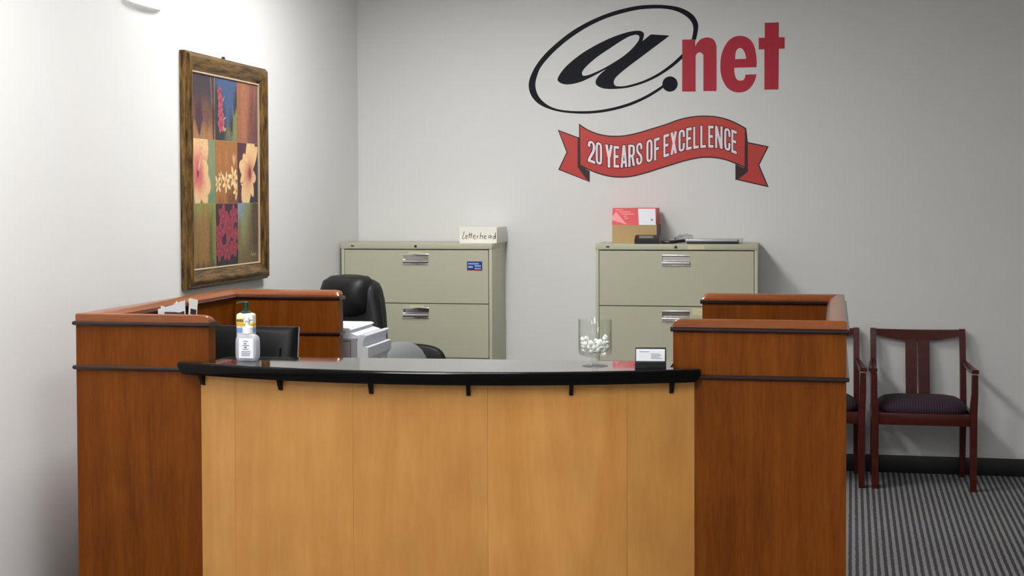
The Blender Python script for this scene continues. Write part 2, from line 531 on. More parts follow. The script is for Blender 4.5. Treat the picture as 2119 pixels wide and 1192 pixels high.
# ---------------------------------------------------------------- wall logo and ribbon
DECAL = {
    'a': [(-0.7271, 2.5964, 1), (-0.8118, 2.5345), (-0.9046, 2.4675), (-0.9823, 2.4114), (-1.0408, 2.3643), (-1.0604, 2.3415), (-1.0663, 2.3242), (-1.0643, 2.3107), (-1.0565, 2.302), (-1.0448, 2.2979), (-1.002, 2.2979), (-0.9437, 2.3103), (-0.8855, 2.3284), (-0.8275, 2.3542), (-0.7696, 2.3876), (-0.7119, 2.4304), (-0.6735, 2.4641), (-0.6505, 2.4865, 1), (-0.6505, 2.4578, 1), (-0.6927, 2.4204), (-0.7504, 2.3795), (-0.8082, 2.3461), (-0.8661, 2.3203), (-0.9243, 2.301), (-0.9826, 2.2878), (-1.041, 2.2824), (-1.0996, 2.2823), (-1.1387, 2.2888), (-1.1661, 2.3029), (-1.177, 2.3187), (-1.1758, 2.3361), (-1.166, 2.3534), (-1.1463, 2.3762), (-1.111, 2.4026, 1), (-1.1384, 2.3896), (-1.1777, 2.3691), (-1.217, 2.3505), (-1.2643, 2.3301), (-1.3156, 2.3175), (-1.3551, 2.3143), (-1.3868, 2.3208), (-1.4065, 2.3329), (-1.4125, 2.3467), (-1.4065, 2.3641), (-1.3865, 2.3949), (-1.3548, 2.4292), (-1.3073, 2.469), (-1.2481, 2.5103), (-1.1773, 2.5493), (-1.1185, 2.5769), (-1.0598, 2.6005), (-1.0014, 2.6183), (-0.9625, 2.6269), (-0.9237, 2.6308), (-0.8966, 2.6263), (-0.8831, 2.6132), (-0.8831, 2.5959), (-0.8909, 2.5672, 1), (-0.8406, 2.6063, 1)],
    'a_hole': [(-0.9102, 2.587), (-0.9122, 2.5986), (-0.9238, 2.6058), (-0.9432, 2.6052), (-0.982, 2.5927), (-1.0404, 2.5595), (-1.099, 2.5223), (-1.1578, 2.4849), (-1.2089, 2.4454), (-1.2444, 2.4113), (-1.2602, 2.3883), (-1.2602, 2.3728), (-1.2524, 2.3656), (-1.2366, 2.3664), (-1.2091, 2.3736), (-1.158, 2.3939), (-1.111, 2.4169), (-1.0601, 2.4459), (-1.0094, 2.4776), (-0.9627, 2.5151), (-0.9316, 2.549), (-0.9161, 2.5698)],
    'ring_out': [(-0.6547, 2.4563), (-0.6164, 2.4968), (-0.5861, 2.5385), (-0.5691, 2.5714), (-0.5588, 2.6166), (-0.5558, 2.6529), (-0.5679, 2.6896), (-0.592, 2.7205), (-0.6344, 2.7491), (-0.6891, 2.7689), (-0.7622, 2.7803), (-0.8416, 2.7839), (-0.9275, 2.7792), (-1.0324, 2.7597), (-1.1315, 2.7301), (-1.2312, 2.6887), (-1.3251, 2.6371), (-1.4069, 2.5775), (-1.4827, 2.5113), (-1.5398, 2.4444), (-1.5749, 2.3831), (-1.5922, 2.3275), (-1.5879, 2.2777), (-1.5659, 2.2338), (-1.5217, 2.1926), (-1.4523, 2.1623), (-1.3704, 2.1437), (-1.2576, 2.1346), (-1.1577, 2.1386), (-1.0583, 2.1543), (-0.9594, 2.1815), (-0.867, 2.2216), (-0.7995, 2.2601), (-0.7597, 2.2881)],
    'ring_in': [(-0.6559, 2.4795), (-0.6377, 2.5094), (-0.6103, 2.5452), (-0.5952, 2.5721), (-0.5861, 2.6173), (-0.5872, 2.6507), (-0.6012, 2.6814), (-0.6254, 2.7064), (-0.6587, 2.7286), (-0.7074, 2.7482), (-0.7683, 2.7591), (-0.8386, 2.7612), (-0.9214, 2.7564), (-1.0231, 2.7362), (-1.1192, 2.7083), (-1.2188, 2.665), (-1.3095, 2.612), (-1.3912, 2.5524), (-1.4638, 2.4861), (-1.5177, 2.4222), (-1.5401, 2.3699), (-1.551, 2.3205), (-1.5436, 2.2738), (-1.5215, 2.233), (-1.4806, 2.1951), (-1.4239, 2.1681), (-1.3516, 2.1546), (-1.2576, 2.15), (-1.1639, 2.1541), (-1.0676, 2.1698), (-0.9686, 2.197), (-0.8762, 2.2358), (-0.8086, 2.2743), (-0.7688, 2.3004)],
    'dot': (-0.7255, 2.3049, 0.0461),
    'n': [(-0.6513, 2.5697, 1), (-0.5741, 2.5699, 1), (-0.5741, 2.5262, 1), (-0.5641, 2.5456), (-0.5445, 2.5669), (-0.5227, 2.5764), (-0.4967, 2.5788), (-0.4706, 2.5694), (-0.4555, 2.5516), (-0.4481, 2.5231), (-0.4473, 2.4883), (-0.4473, 2.2574, 1), (-0.5255, 2.2588, 1), (-0.5254, 2.4596), (-0.528, 2.4771), (-0.538, 2.4883), (-0.5489, 2.4907), (-0.5619, 2.4866), (-0.5698, 2.4737), (-0.5715, 2.4563), (-0.5717, 2.2566, 1), (-0.6529, 2.2581, 1)],
    'e': [(-0.2112, 2.3952, 1), (-0.2099, 2.4307), (-0.2142, 2.4741), (-0.2249, 2.522), (-0.2464, 2.5571), (-0.2764, 2.5774), (-0.3108, 2.5835), (-0.3453, 2.577), (-0.3755, 2.5561), (-0.4014, 2.5176), (-0.4187, 2.4702), (-0.4243, 2.4181), (-0.4222, 2.3658), (-0.4101, 2.322), (-0.3885, 2.2824), (-0.3582, 2.2579), (-0.3237, 2.2473), (-0.285, 2.2501), (-0.2549, 2.2669), (-0.2334, 2.2925), (-0.2184, 2.3225), (-0.2112, 2.3527, 1), (-0.2764, 2.3519, 1), (-0.2785, 2.3368), (-0.2871, 2.3217), (-0.3044, 2.3164), (-0.3237, 2.3225), (-0.3358, 2.3423), (-0.3418, 2.3728), (-0.3418, 2.3945, 1)],
    'e_hole': [(-0.3375, 2.4457, 1), (-0.3345, 2.4812), (-0.3259, 2.5027), (-0.3108, 2.5111), (-0.2958, 2.5064), (-0.2829, 2.4887), (-0.2743, 2.4625), (-0.273, 2.446, 1)],
    't': [(-0.163, 2.6566, 1), (-0.0807, 2.6573, 1), (-0.0806, 2.5693, 1), (-0.0466, 2.5684, 1), (-0.0465, 2.5012, 1), (-0.0805, 2.5011, 1), (-0.0825, 2.2606, 1), (-0.1649, 2.26, 1), (-0.165, 2.4997, 1), (-0.1984, 2.5005, 1), (-0.1984, 2.5689, 1), (-0.1629, 2.5688, 1)],
    'ribbon': [(-1.2808, 2.0754, 1), (-1.23, 2.0412), (-1.1742, 2.0167), (-1.1145, 2.0022), (-1.0549, 1.9983), (-0.9955, 2.0015), (-0.9164, 2.0174), (-0.8181, 2.0455), (-0.7476, 2.0661), (-0.6855, 2.0886), (-0.627, 2.1034), (-0.5688, 2.1111), (-0.5107, 2.1121), (-0.4528, 2.1074), (-0.395, 2.0941), (-0.3374, 2.0709), (-0.2715, 2.0336, 1), (-0.2741, 1.79, 1), (-0.299, 1.8045), (-0.3374, 1.8214), (-0.3951, 1.8433), (-0.4529, 1.8554), (-0.4992, 1.8586), (-0.5496, 1.8563), (-0.6273, 1.8414), (-0.7052, 1.8186), (-0.8031, 1.7889), (-0.8578, 1.7716), (-0.9366, 1.7513), (-0.9959, 1.7434), (-1.0554, 1.7438), (-1.115, 1.7529), (-1.1748, 1.771), (-1.2227, 1.7912), (-1.2787, 1.8189, 1)],
    'tail_l': [(-1.4127, 2.0396, 1), (-1.281, 1.9896, 1), (-1.2815, 1.8142, 1), (-1.2149, 1.7167, 1), (-1.4107, 1.7945, 1), (-1.3588, 1.9001, 1)],
    'fold_l': [(-1.2894, 1.9925, 1), (-1.2734, 1.9923, 1), (-1.2739, 1.8189, 1), (-1.2147, 1.784, 1), (-1.2149, 1.7167, 1), (-1.2368, 1.7366, 1), (-1.2899, 1.8095, 1)],
    'tail_r': [(-0.2704, 1.9524, 1), (-0.1388, 1.9235, 1), (-0.1939, 1.8133, 1), (-0.1386, 1.6797, 1), (-0.3355, 1.7265, 1), (-0.2703, 1.7868, 1)],
    'fold_r': [(-0.278, 2.0337, 1), (-0.2715, 2.0336, 1), (-0.2619, 1.9511, 1), (-0.2619, 1.7732, 1), (-0.3201, 1.7283, 1), (-0.3355, 1.7265, 1), (-0.3355, 1.8203, 1), (-0.278, 1.7927, 1)],
    'letters': [('2', (-1.2265, 1.8434), (-1.1806, 1.8272), (-1.1803, 1.9596), (-1.2262, 1.9759)), ('0', (-1.1778, 1.8311), (-1.1388, 1.817), (-1.1385, 1.9532), (-1.1775, 1.9643)), ('Y', (-1.1197, 1.807), (-1.0731, 1.8039), (-1.0729, 1.9406), (-1.1194, 1.9463)), ('E', (-1.068, 1.8054), (-1.0347, 1.8036), (-1.0344, 1.9343), (-1.0677, 1.9366)), ('A', (-1.0255, 1.8031), (-0.9847, 1.8071), (-0.9845, 1.9397), (-1.0253, 1.9389)), ('R', (-0.9788, 1.8071), (-0.9373, 1.8154), (-0.9371, 1.9443), (-0.9786, 1.9416)), ('S', (-0.9306, 1.8153), (-0.8923, 1.8248), (-0.8921, 1.9571), (-0.9304, 1.9497)), ('O', (-0.8687, 1.8305), (-0.8309, 1.8428), (-0.8307, 1.976), (-0.8685, 1.9678)), ('F', (-0.8215, 1.8439), (-0.7889, 1.8514), (-0.7888, 1.9872), (-0.8213, 1.9751)), ('E', (-0.765, 1.8618), (-0.7318, 1.8724), (-0.7316, 2.0073), (-0.7649, 1.9979)), ('X', (-0.7228, 1.8762), (-0.6837, 1.8895), (-0.6836, 2.0223), (-0.7226, 2.0111)), ('C', (-0.6747, 1.8922), (-0.6358, 1.9047), (-0.6357, 2.0334), (-0.6746, 2.0241)), ('E', (-0.6284, 1.9046), (-0.5953, 1.9121), (-0.5952, 2.0433), (-0.6283, 2.0372)), ('L', (-0.5856, 1.9127), (-0.5534, 1.9175), (-0.5533, 2.0498), (-0.5855, 2.0452)), ('L', (-0.5437, 1.9174), (-0.51, 1.9201), (-0.51, 2.0523), (-0.5436, 2.0516)), ('E', (-0.4961, 1.92), (-0.4652, 1.9185), (-0.4652, 2.0505), (-0.4961, 2.0521)), ('N', (-0.4556, 1.9184), (-0.4112, 1.9102), (-0.4112, 2.0448), (-0.4555, 2.0504)), ('C', (-0.4016, 1.9073), (-0.3643, 1.8953), (-0.3643, 2.0279), (-0.4016, 2.04)), ('E', (-0.3593, 1.8902), (-0.327, 1.8783), (-0.3271, 2.0158), (-0.3593, 2.0278))],
}



def smooth_outline(pts, closed=True, sub=5):
    n = len(pts)
    out = []
    for i in range(n if closed else n - 1):
        p1, p2 = pts[i], pts[(i + 1) % n]
        c1, c2 = len(p1) > 2, len(p2) > 2
        p0 = pts[i - 1] if (i > 0 or closed) and not c1 else p1
        p3 = pts[(i + 2) % n] if (closed or i + 2 < n) and not c2 else p2
        if c1 and c2:
            out.append((p1[0], p1[1]))
            continue
        for k in range(sub):
            t = k / sub
            v = []
            for d in (0, 1):
                a, b, c, e = p0[d], p1[d], p2[d], p3[d]
                v.append(0.5 * (2 * b + (c - a) * t + (2 * a - 5 * b + 4 * c - e) * t * t + (3 * b - a - 3 * c + e) * t ** 3))
            out.append(tuple(v))
    if not closed:
        out.append((pts[-1][0], pts[-1][1]))
    return out


def decal(name, loops, m, parent, y0, y1):
    """flat vinyl shape on the back wall from outlines (x, z); holes allowed; parent sits at its own origin"""
    ox, oz = parent.location.x, parent.location.z
    cu = bpy.data.curves.new(name, 'CURVE')
    cu.dimensions = '2D'
    cu.fill_mode = 'BOTH'
    cu.extrude = (y1 - y0) / 2
    for lp in loops:
        s = cu.splines.new('POLY')
        s.points.add(len(lp) - 1)
        for p, q in zip(s.points, lp):
            p.co = (q[0] - ox, q[1] - oz, 0, 1)
        s.use_cyclic_u = True
    tmp = bpy.data.objects.new('tmp', cu)
    me = bpy.data.meshes.new_from_object(tmp)
    me.name = name
    bpy.data.objects.remove(tmp)
    # curve plane x,y -> wall plane x,z facing the room (-y)
    me.transform(Matrix(((1, 0, 0, 0), (0, 0, -1, -(y0 + y1) / 2), (0, 1, 0, 0), (0, 0, 0, 1))))
    me.materials.clear()
    me.materials.append(m)
    o = bpy.data.objects.new(name, me)
    col.objects.link(o)
    o.parent = parent
    return o


logo = empty('wall_logo', (-0.9, YB, 2.0), 'large wall logo, black at-sign followed by red lowercase lettering', 'logo')
decal('letter_a', [smooth_outline(DECAL['a']), smooth_outline(DECAL['a_hole'])], M['navy'], logo, 0.0, 0.0008)
ro = smooth_outline(DECAL['ring_out'], False)
ri = smooth_outline(DECAL['ring_in'], False)
decal('at_ring', [ro + ri[::-1]], M['navy'], logo, 0.0, 0.0008)
dx, dz, dr = DECAL['dot']
decal('dot', [[(dx + dr * math.cos(k * math.pi / 24), dz + dr * math.sin(k * math.pi / 24)) for k in range(48)]], M['navy'], logo, 0.0, 0.001)
decal('letter_n', [smooth_outline(DECAL['n'])], M['logo_red'], logo, 0.0, 0.0012)
decal('letter_e', [smooth_outline(DECAL['e']), smooth_outline(DECAL['e_hole'])], M['logo_red'], logo, 0.0, 0.0012)
decal('letter_t', [smooth_outline(DECAL['t'])], M['logo_red'], logo, 0.0, 0.0012)


def inset(poly, d):
    """polygon moved inwards by d (works for the ribbon shapes)"""
    n = len(poly)
    area = sum(poly[i][0] * poly[(i + 1) % n][1] - poly[(i + 1) % n][0] * poly[i][1] for i in range(n))
    sg = 1 if area > 0 else -1
    out = []
    for i in range(n):
        a, b, c = Vector(poly[i - 1]), Vector(poly[i]), Vector(poly[(i + 1) % n])
        e1, e2 = (b - a), (c - b)
        if e1.length < 1e-7 or e2.length < 1e-7:
            continue
        e1.normalize()
        e2.normalize()
        n1, n2 = Vector((-e1.y, e1.x)) * sg, Vector((-e2.y, e2.x)) * sg
        bi = n1 + n2
        if bi.length < 1e-4:
            bi = n1
        k = min(2.5, 2.0 / max(0.2, bi.length_squared / 1.0))
        out.append(tuple(b + bi * d * k * 1.0 / 1.0))
    return out


ban = empty('ribbon_banner', (-0.7, YB - 0.0005, 1.7), 'red ribbon banner decal under the logo with white anniversary lettering', 'banner')
for side in ('l', 'r'):
    o = smooth_outline(DECAL['tail_' + side])
    decal('ribbon_tail_outline', [o], M['maroon'], ban, 0.0, 0.0006)
    decal('ribbon_tail', [inset(o, 0.007)], M['ribbon'], ban, 0.0, 0.0009)
    decal('ribbon_fold', [smooth_outline(DECAL['fold_' + side])], M['maroon'], ban, 0.0, 0.0011)
o = smooth_outline(DECAL['ribbon'])
decal('ribbon_outline', [o], M['maroon'], ban, 0.0, 0.0013)
decal('ribbon_face', [inset(o, 0.0075)], M['ribbon'], ban, 0.0, 0.0016)

STEM, BAR = 0.35, 0.125


def rect(a, b, c, d):
    return [(a, c), (b, c), (b, d), (a, d)]


def strip(path, w=0.33, ky=3.2, ex=0.0):
    P = [Vector((x, y * ky)) for x, y in path]
    qs = []
    L, R = [], []
    for i, p in enumerate(P):
        d = (P[min(i + 1, len(P) - 1)] - P[max(i - 1, 0)]).normalized()
        nrm = Vector((-d.y, d.x)) * (w / 2 + ex)
        L.append(p + nrm)
        R.append(p - nrm)
    for i in range(len(P) - 1):
        qs.append([(v.x, v.y / ky) for v in (L[i], R[i], R[i + 1], L[i + 1])])
    return qs


def ring_path(gap=False):
    pts = []
    for k in range(41):
        a = 2 * math.pi * k / 40 + (0 if not gap else 0)
        c, s = math.cos(a), math.sin(a)
        x = 0.5 + 0.335 * math.copysign(abs(c) ** 0.55, c)
        y = 0.5 + 0.445 * math.copysign(abs(s) ** 0.42, s)
        pts.append((x, y))
    return pts


def glyph(ch):
    g = []
    if ch in 'EFL':
        g.append(rect(0, STEM, 0, 1))
        if ch in 'EF':
            g += [rect(STEM - 0.02, 1, 1 - BAR, 1), rect(STEM - 0.02, 0.88, 0.45, 0.45 + BAR)]
        if ch in 'EL':
            g.append(rect(STEM - 0.02, 1, 0, BAR))
    elif ch == 'Y':
        g += [[(0, 1), (0.34, 1), (0.64, 0.42), (0.33, 0.42)], [(1, 1), (0.66, 1), (0.36, 0.42), (0.67, 0.42)], rect(0.33, 0.67, 0, 0.43)]
    elif ch == 'A':
        g += [[(0, 0), (0.32, 0), (0.62, 1), (0.3, 1)], [(1, 0), (0.68, 0), (0.38, 1), (0.7, 1)], rect(0.24, 0.76, 0.18, 0.3)]
    elif ch == 'X':
        g += [[(0, 0), (0.35, 0), (1, 1), (0.65, 1)], [(1, 0), (0.65, 0), (0, 1), (0.35, 1)]]
    elif ch == 'N':
        g += [rect(0, 0.29, 0, 1), rect(0.71, 1, 0, 1), [(0, 1), (0.3, 1), (1, 0), (0.7, 0)]]
    elif ch in 'O0':
        g += strip(ring_path())
    elif ch == 'C':
        pts = ring_path()[:-1]
        pts = [p for p in pts[3:38]]
        g += strip([(0.835, 0.64)] + pts + [(0.835, 0.36)])
    elif ch == 'S':
        g += strip([(.83, .68), (.83, .8), (.77, .89), (.65, .935), (.5, .945), (.35, .935), (.23, .89), (.17, .8), (.17, .69), (.26, .6), (.5, .5), (.74, .4), (.83, .31), (.83, .2), (.77, .11), (.65, .065), (.5, .055), (.35, .065), (.23, .11), (.17, .2), (.17, .33)])
    elif ch == '2':
        g += strip([(.17, .7), (.17, .8), (.23, .89), (.35, .935), (.5, .945), (.65, .935), (.77, .89), (.83, .8), (.83, .68), (.74, .53), (.5, .36), (.28, .2), (.18, .09), (.18, .02)])
        g.append(rect(0, 1, 0, BAR))
    elif ch == 'R':
        g += [rect(0, STEM, 0, 1)]
        g += strip([(.3, .945), (.55, .945), (.72, .93), (.81, .87), (.82, .78), (.82, .66), (.8, .56), (.7, .5), (.55, .485), (.3, .485)])
        g.append([(0.42, 0.5), (0.74, 0.5), (1.0, 0.0), (0.66, 0.0)])
    return g


def grow(q, ex, ey):
    cx = sum(p[0] for p in q) / len(q)
    cy = sum(p[1] for p in q) / len(q)
    return [(x + math.copysign(ex, x - cx), y + math.copysign(ey, y - cy)) for x, y in q]


def letter_mesh(slot, ex, y):
    ch, bl, br, tr, tl = slot
    b = B()
    for gi, q in enumerate(glyph(ch)):
        if ex:
            q = grow(q, ex, ex * 0.3)
        vv = []
        for u, v in q:
            lo_ = (bl[0] + (br[0] - bl[0]) * u, bl[1] + (br[1] - bl[1]) * u)
            hi_ = (tl[0] + (tr[0] - tl[0]) * u, tl[1] + (tr[1] - tl[1]) * u)
            vv.append((lo_[0] + (hi_[0] - lo_[0]) * v - ban.location.x, -y - (gi % 4) * (0.00012 if not ex else 0.00005), lo_[1] + (hi_[1] - lo_[1]) * v - ban.location.z))
        f = b.bm.faces.new([b.bm.verts.new(p) for p in vv])
        f.normal_update()
        if f.normal.y > 0:
            f.normal_flip()
    return b


for s in DECAL['letters']:
    b = letter_mesh(s, 0, 0.0021)
    r = bmesh.ops.extrude_face_region(b.bm, geom=b.bm.faces[:])
    bmesh.ops.translate(b.bm, verts=[v for v in r['geom'] if isinstance(v, bmesh.types.BMVert)], vec=(0, -0.0006, 0))
    l = b.build('letter', M['letter_white'], ban, 0)
    b = letter_mesh(s, 0.09, 0.0018)
    b.build('letter_outline', M['navy'], l, 0)

# ---------------------------------------------------------------- reception desk
def offset_path(path, side, d):
    """polyline moved sideways by d, corners mitred; side +1 = to the left of travel"""
    P = [Vector(p) for p in path]
    out = []
    for i, p in enumerate(P):
        ns = []
        if i > 0:
            e = (P[i] - P[i - 1]).normalized()
            ns.append(Vector((-e.y, e.x)) * side)
        if i < len(P) - 1:
            e = (P[i + 1] - P[i]).normalized()
            ns.append(Vector((-e.y, e.x)) * side)
        if len(ns) == 1:
            out.append(p + ns[0] * d)
        else:
            bi = (ns[0] + ns[1]).normalized()
            out.append(p + bi * (d / bi.dot(ns[0])))
    return out


def mitre(names, mat, parent, path, side, prof, extend=0.0, round_end=0.0):
    """one solid per segment of the path; prof = closed loop of (offset, z)"""
    P = [Vector(p) for p in path]
    if extend:
        P[0] = P[0] + (P[0] - P[1]).normalized() * extend
        P[-1] = P[-1] + (P[-1] - P[-2]).normalized() * extend
    rails = [offset_path(P, side, d) for d, z in prof]
    zmin = min(z for d, z in prof)
    obs = []
    for s in range(len(P) - 1):
        A = [Vector((r[s].x, r[s].y, z)) for r, (d, z) in zip(rails, prof)]
        C = [Vector((r[s + 1].x, r[s + 1].y, z)) for r, (d, z) in zip(rails, prof)]
        loops = [A, C]
        if round_end:
            dirv = (P[s + 1] - P[s]).normalized()
            def ends(base, sgn):
                res = []
                for k in range(7):
                    u = 1 - k / 6
                    sc = 0.45 + 0.55 * math.sqrt(max(0.0, 1 - u * u))
                    res.append([Vector((v.x + dirv.x * sgn * round_end * (1 - u), v.y + dirv.y * sgn * round_end * (1 - u), zmin + (v.z - zmin) * sc)) for v in base])
                return res
            if s == 0:
                loops = ends(A, 1) + [C]
            elif s == len(P) - 2:
                loops = [A] + ends(C, -1)[::-1]
        obs.append(B().loft(loops).build(names[s], mat, parent, 35))
    return obs


ZT1, ZT2, TH = 1.056, 1.205, 0.055
CAP = [(0.0, 0.0), (0.0, 0.022), (0.003, 0.0245), (0.010, 0.0255), (0.020, 0.025), (0.030, 0.0235), (0.039, 0.0205), (0.047, 0.0165), (0.053, 0.0115), (0.057, 0.0065), (0.057, 0.0)]
TRIM = [(-0.006, -0.007), (-0.0095, -0.003), (-0.0095, 0.003), (-0.006, 0.007), (TH + 0.006, 0.007), (TH + 0.0095, 0.003), (TH + 0.0095, -0.003), (TH + 0.006, -0.007)]


def desk_partition(path, side, label):
    x0, y0 = path[0]
    e = empty('desk_partition', (x0, y0, 0), label, 'partition')
    pl = [(p[0] - x0, p[1] - y0) for p in path]
    rect_ = lambda z0, z1: [(0, z0), (0, z1), (TH, z1), (TH, z0)]
    mitre(['front_panel', 'side_panel', 'back_panel'], M['cherry'], e, pl, side, rect_(0.0, ZT1 - 0.007))
    mitre(['front_upper_panel', 'side_upper_panel', 'back_upper_panel'], M['cherry'], e, pl, side, rect_(ZT1 + 0.007, ZT2 - 0.007))
    mitre(['lower_trim'] * 3, M['trim_dark'], e, pl, side, [(d, z + ZT1) for d, z in TRIM], 0.008)
    mitre(['upper_trim'] * 3, M['trim_dark'], e, pl, side, [(d, z + ZT2) for d, z in TRIM], 0.008)
    mitre(['cap_rail'] * 3, M['cherry_cap'], e, pl, side, [(d - 0.001, z + ZT2 + 0.007) for d, z in CAP], 0.0, 0.03)
    return e


desk_partition([(-1.895, 4.18), (-2.372, 4.18), (-2.372, 5.435), (-1.858, 5.435)], -1, 'cherry wood desk partition holding the cards, beside the black monitor')
desk_partition([(-0.370, 4.275), (0.164, 4.275), (0.2, 5.465), (-0.352, 5.465)], 1, 'cherry wood desk partition between the black counter and the guest chairs')

# curved maple counter front
arcY = lambda x: 0.233 * x * x + 0.577 * x + 4.386
cf = empty('counter_front', (-1.14, 4.2, 0), 'bowed maple veneer counter front with black brackets under the granite top', 'counter')
ox, oy = cf.location.x, cf.location.y
AP = 0.042
seams = [-1.985, -1.788, -1.363, -0.931, -0.507, -0.303]
for a, b_, tone in zip(seams[:-1], seams[1:], (0.5, 0.36, 0.28, 0.72, 0.42)):
    a2, b2 = a + 0.0003, b_ - 0.0003
    K = 14
    xs = [a2 + (b2 - a2) * k / K for k in range(K + 1)]
    front = [(x - ox, arcY(x) + AP - oy) for x in xs]
    # panel back follows the same curve, trimmed to stay in front of the partitions
    back = [(x - ox, min(arcY(x) + AP + 0.022, (4.166 if x < -1.88 else 4.262 if x > -0.39 else 9)) - oy) for x in xs]
    back = [(p[0], max(p[1], q[1] + 0.002)) for p, q in zip(back, front)]
    B().prism(front + back[::-1], 'z', 0.02, 1.0415).build('maple_panel', M['maple'], cf).color = (1, 1, 1, tone)
# straight panel on the clerk's side
B().prism([(-1.89 - ox, 4.262 - oy), (-0.376 - ox, 4.335 - oy), (-0.376 - ox, 4.355 - oy), (-1.89 - ox, 4.282 - oy)], 'z', 0.02, 1.0415).build('inner_panel', M['cherry'], cf)
for x in (-1.911, -1.612, -1.299, -0.989, -0.676, -0.374):
    sl = 2 * 0.233 * x + 0.577
    th_ = math.atan(sl)
    Mx = Matrix.Translation((x - ox, arcY(x) + AP - oy, 0)) @ Matrix.Rotation(th_, 4, 'Z')
    pr = B().prism([(0.0, 1.006), (0.0, 1.0415), (-0.022, 1.0415), (-0.008, 1.008)], 'x', -0.006, 0.006)
    bmesh.ops.transform(pr.bm, matrix=Mx, verts=pr.bm.verts)
    pr.build('bracket', M['blackmetal'], cf)

# polished black counter slab
ct = empty('countertop', (-1.14, 4.2, 1.042), 'polished black granite countertop with a bowed front edge', 'countertop')
K = 60


def slab(insx, z):
    xs = [-1.996 + insx + (-0.281 + 1.996 - 2 * insx) * k / K for k in range(K + 1)]
    fr = [(x, arcY(x) - 0.004 + insx) for x in xs]
    fr = [(x, min(y, 4.1645 - 0.001 if x < -1.9 else 9, 4.2625 - 0.001 if x > -0.37 else 9)) for x, y in fr]
    bk = [(-0.281 - insx, 4.2635), (-0.3795, 4.2635), (-0.3795, 4.415), (-1.8855, 4.325), (-1.8855, 4.1665), (-1.996 + insx, 4.1665)]
    return [(x - ct.location.x, y - ct.location.y, z) for x, y in fr + bk]


B().loft([slab(0.016, 0.0), slab(0.008, 0.008), slab(0.0, 0.026), slab(0.0, 0.0365), slab(0.0025, 0.0395), slab(0.006, 0.0405)]).build('edge_moulding', M['edge_black'], ct, 25)
B().loft([slab(0.0062, 0.0405), slab(0.0062, 0.042), slab(0.0075, 0.043)]).build('granite_slab', M['granite'], ct, 25)

# lower work surface behind the counter and its legs
wt = empty('desk_worktop', (-1.1, 4.85, 0), 'low grey work surface behind the curved counter carrying the monitor', 'desk')
box('work_surface', M['worktop'], wt, -1.195, 1.19, -0.44, 0.45, 0.705, 0.74, bev=0.004)
for sx in (-1.15, 1.15):
    for sy in (-0.38, 0.4):
        box('leg', M['blackmetal'], wt, sx - 0.02, sx + 0.02, sy - 0.02, sy + 0.02, 0.0, 0.705)

# ---------------------------------------------------------------- filing cabinets
CW, CD, CH = 0.93, 0.375, 1.353


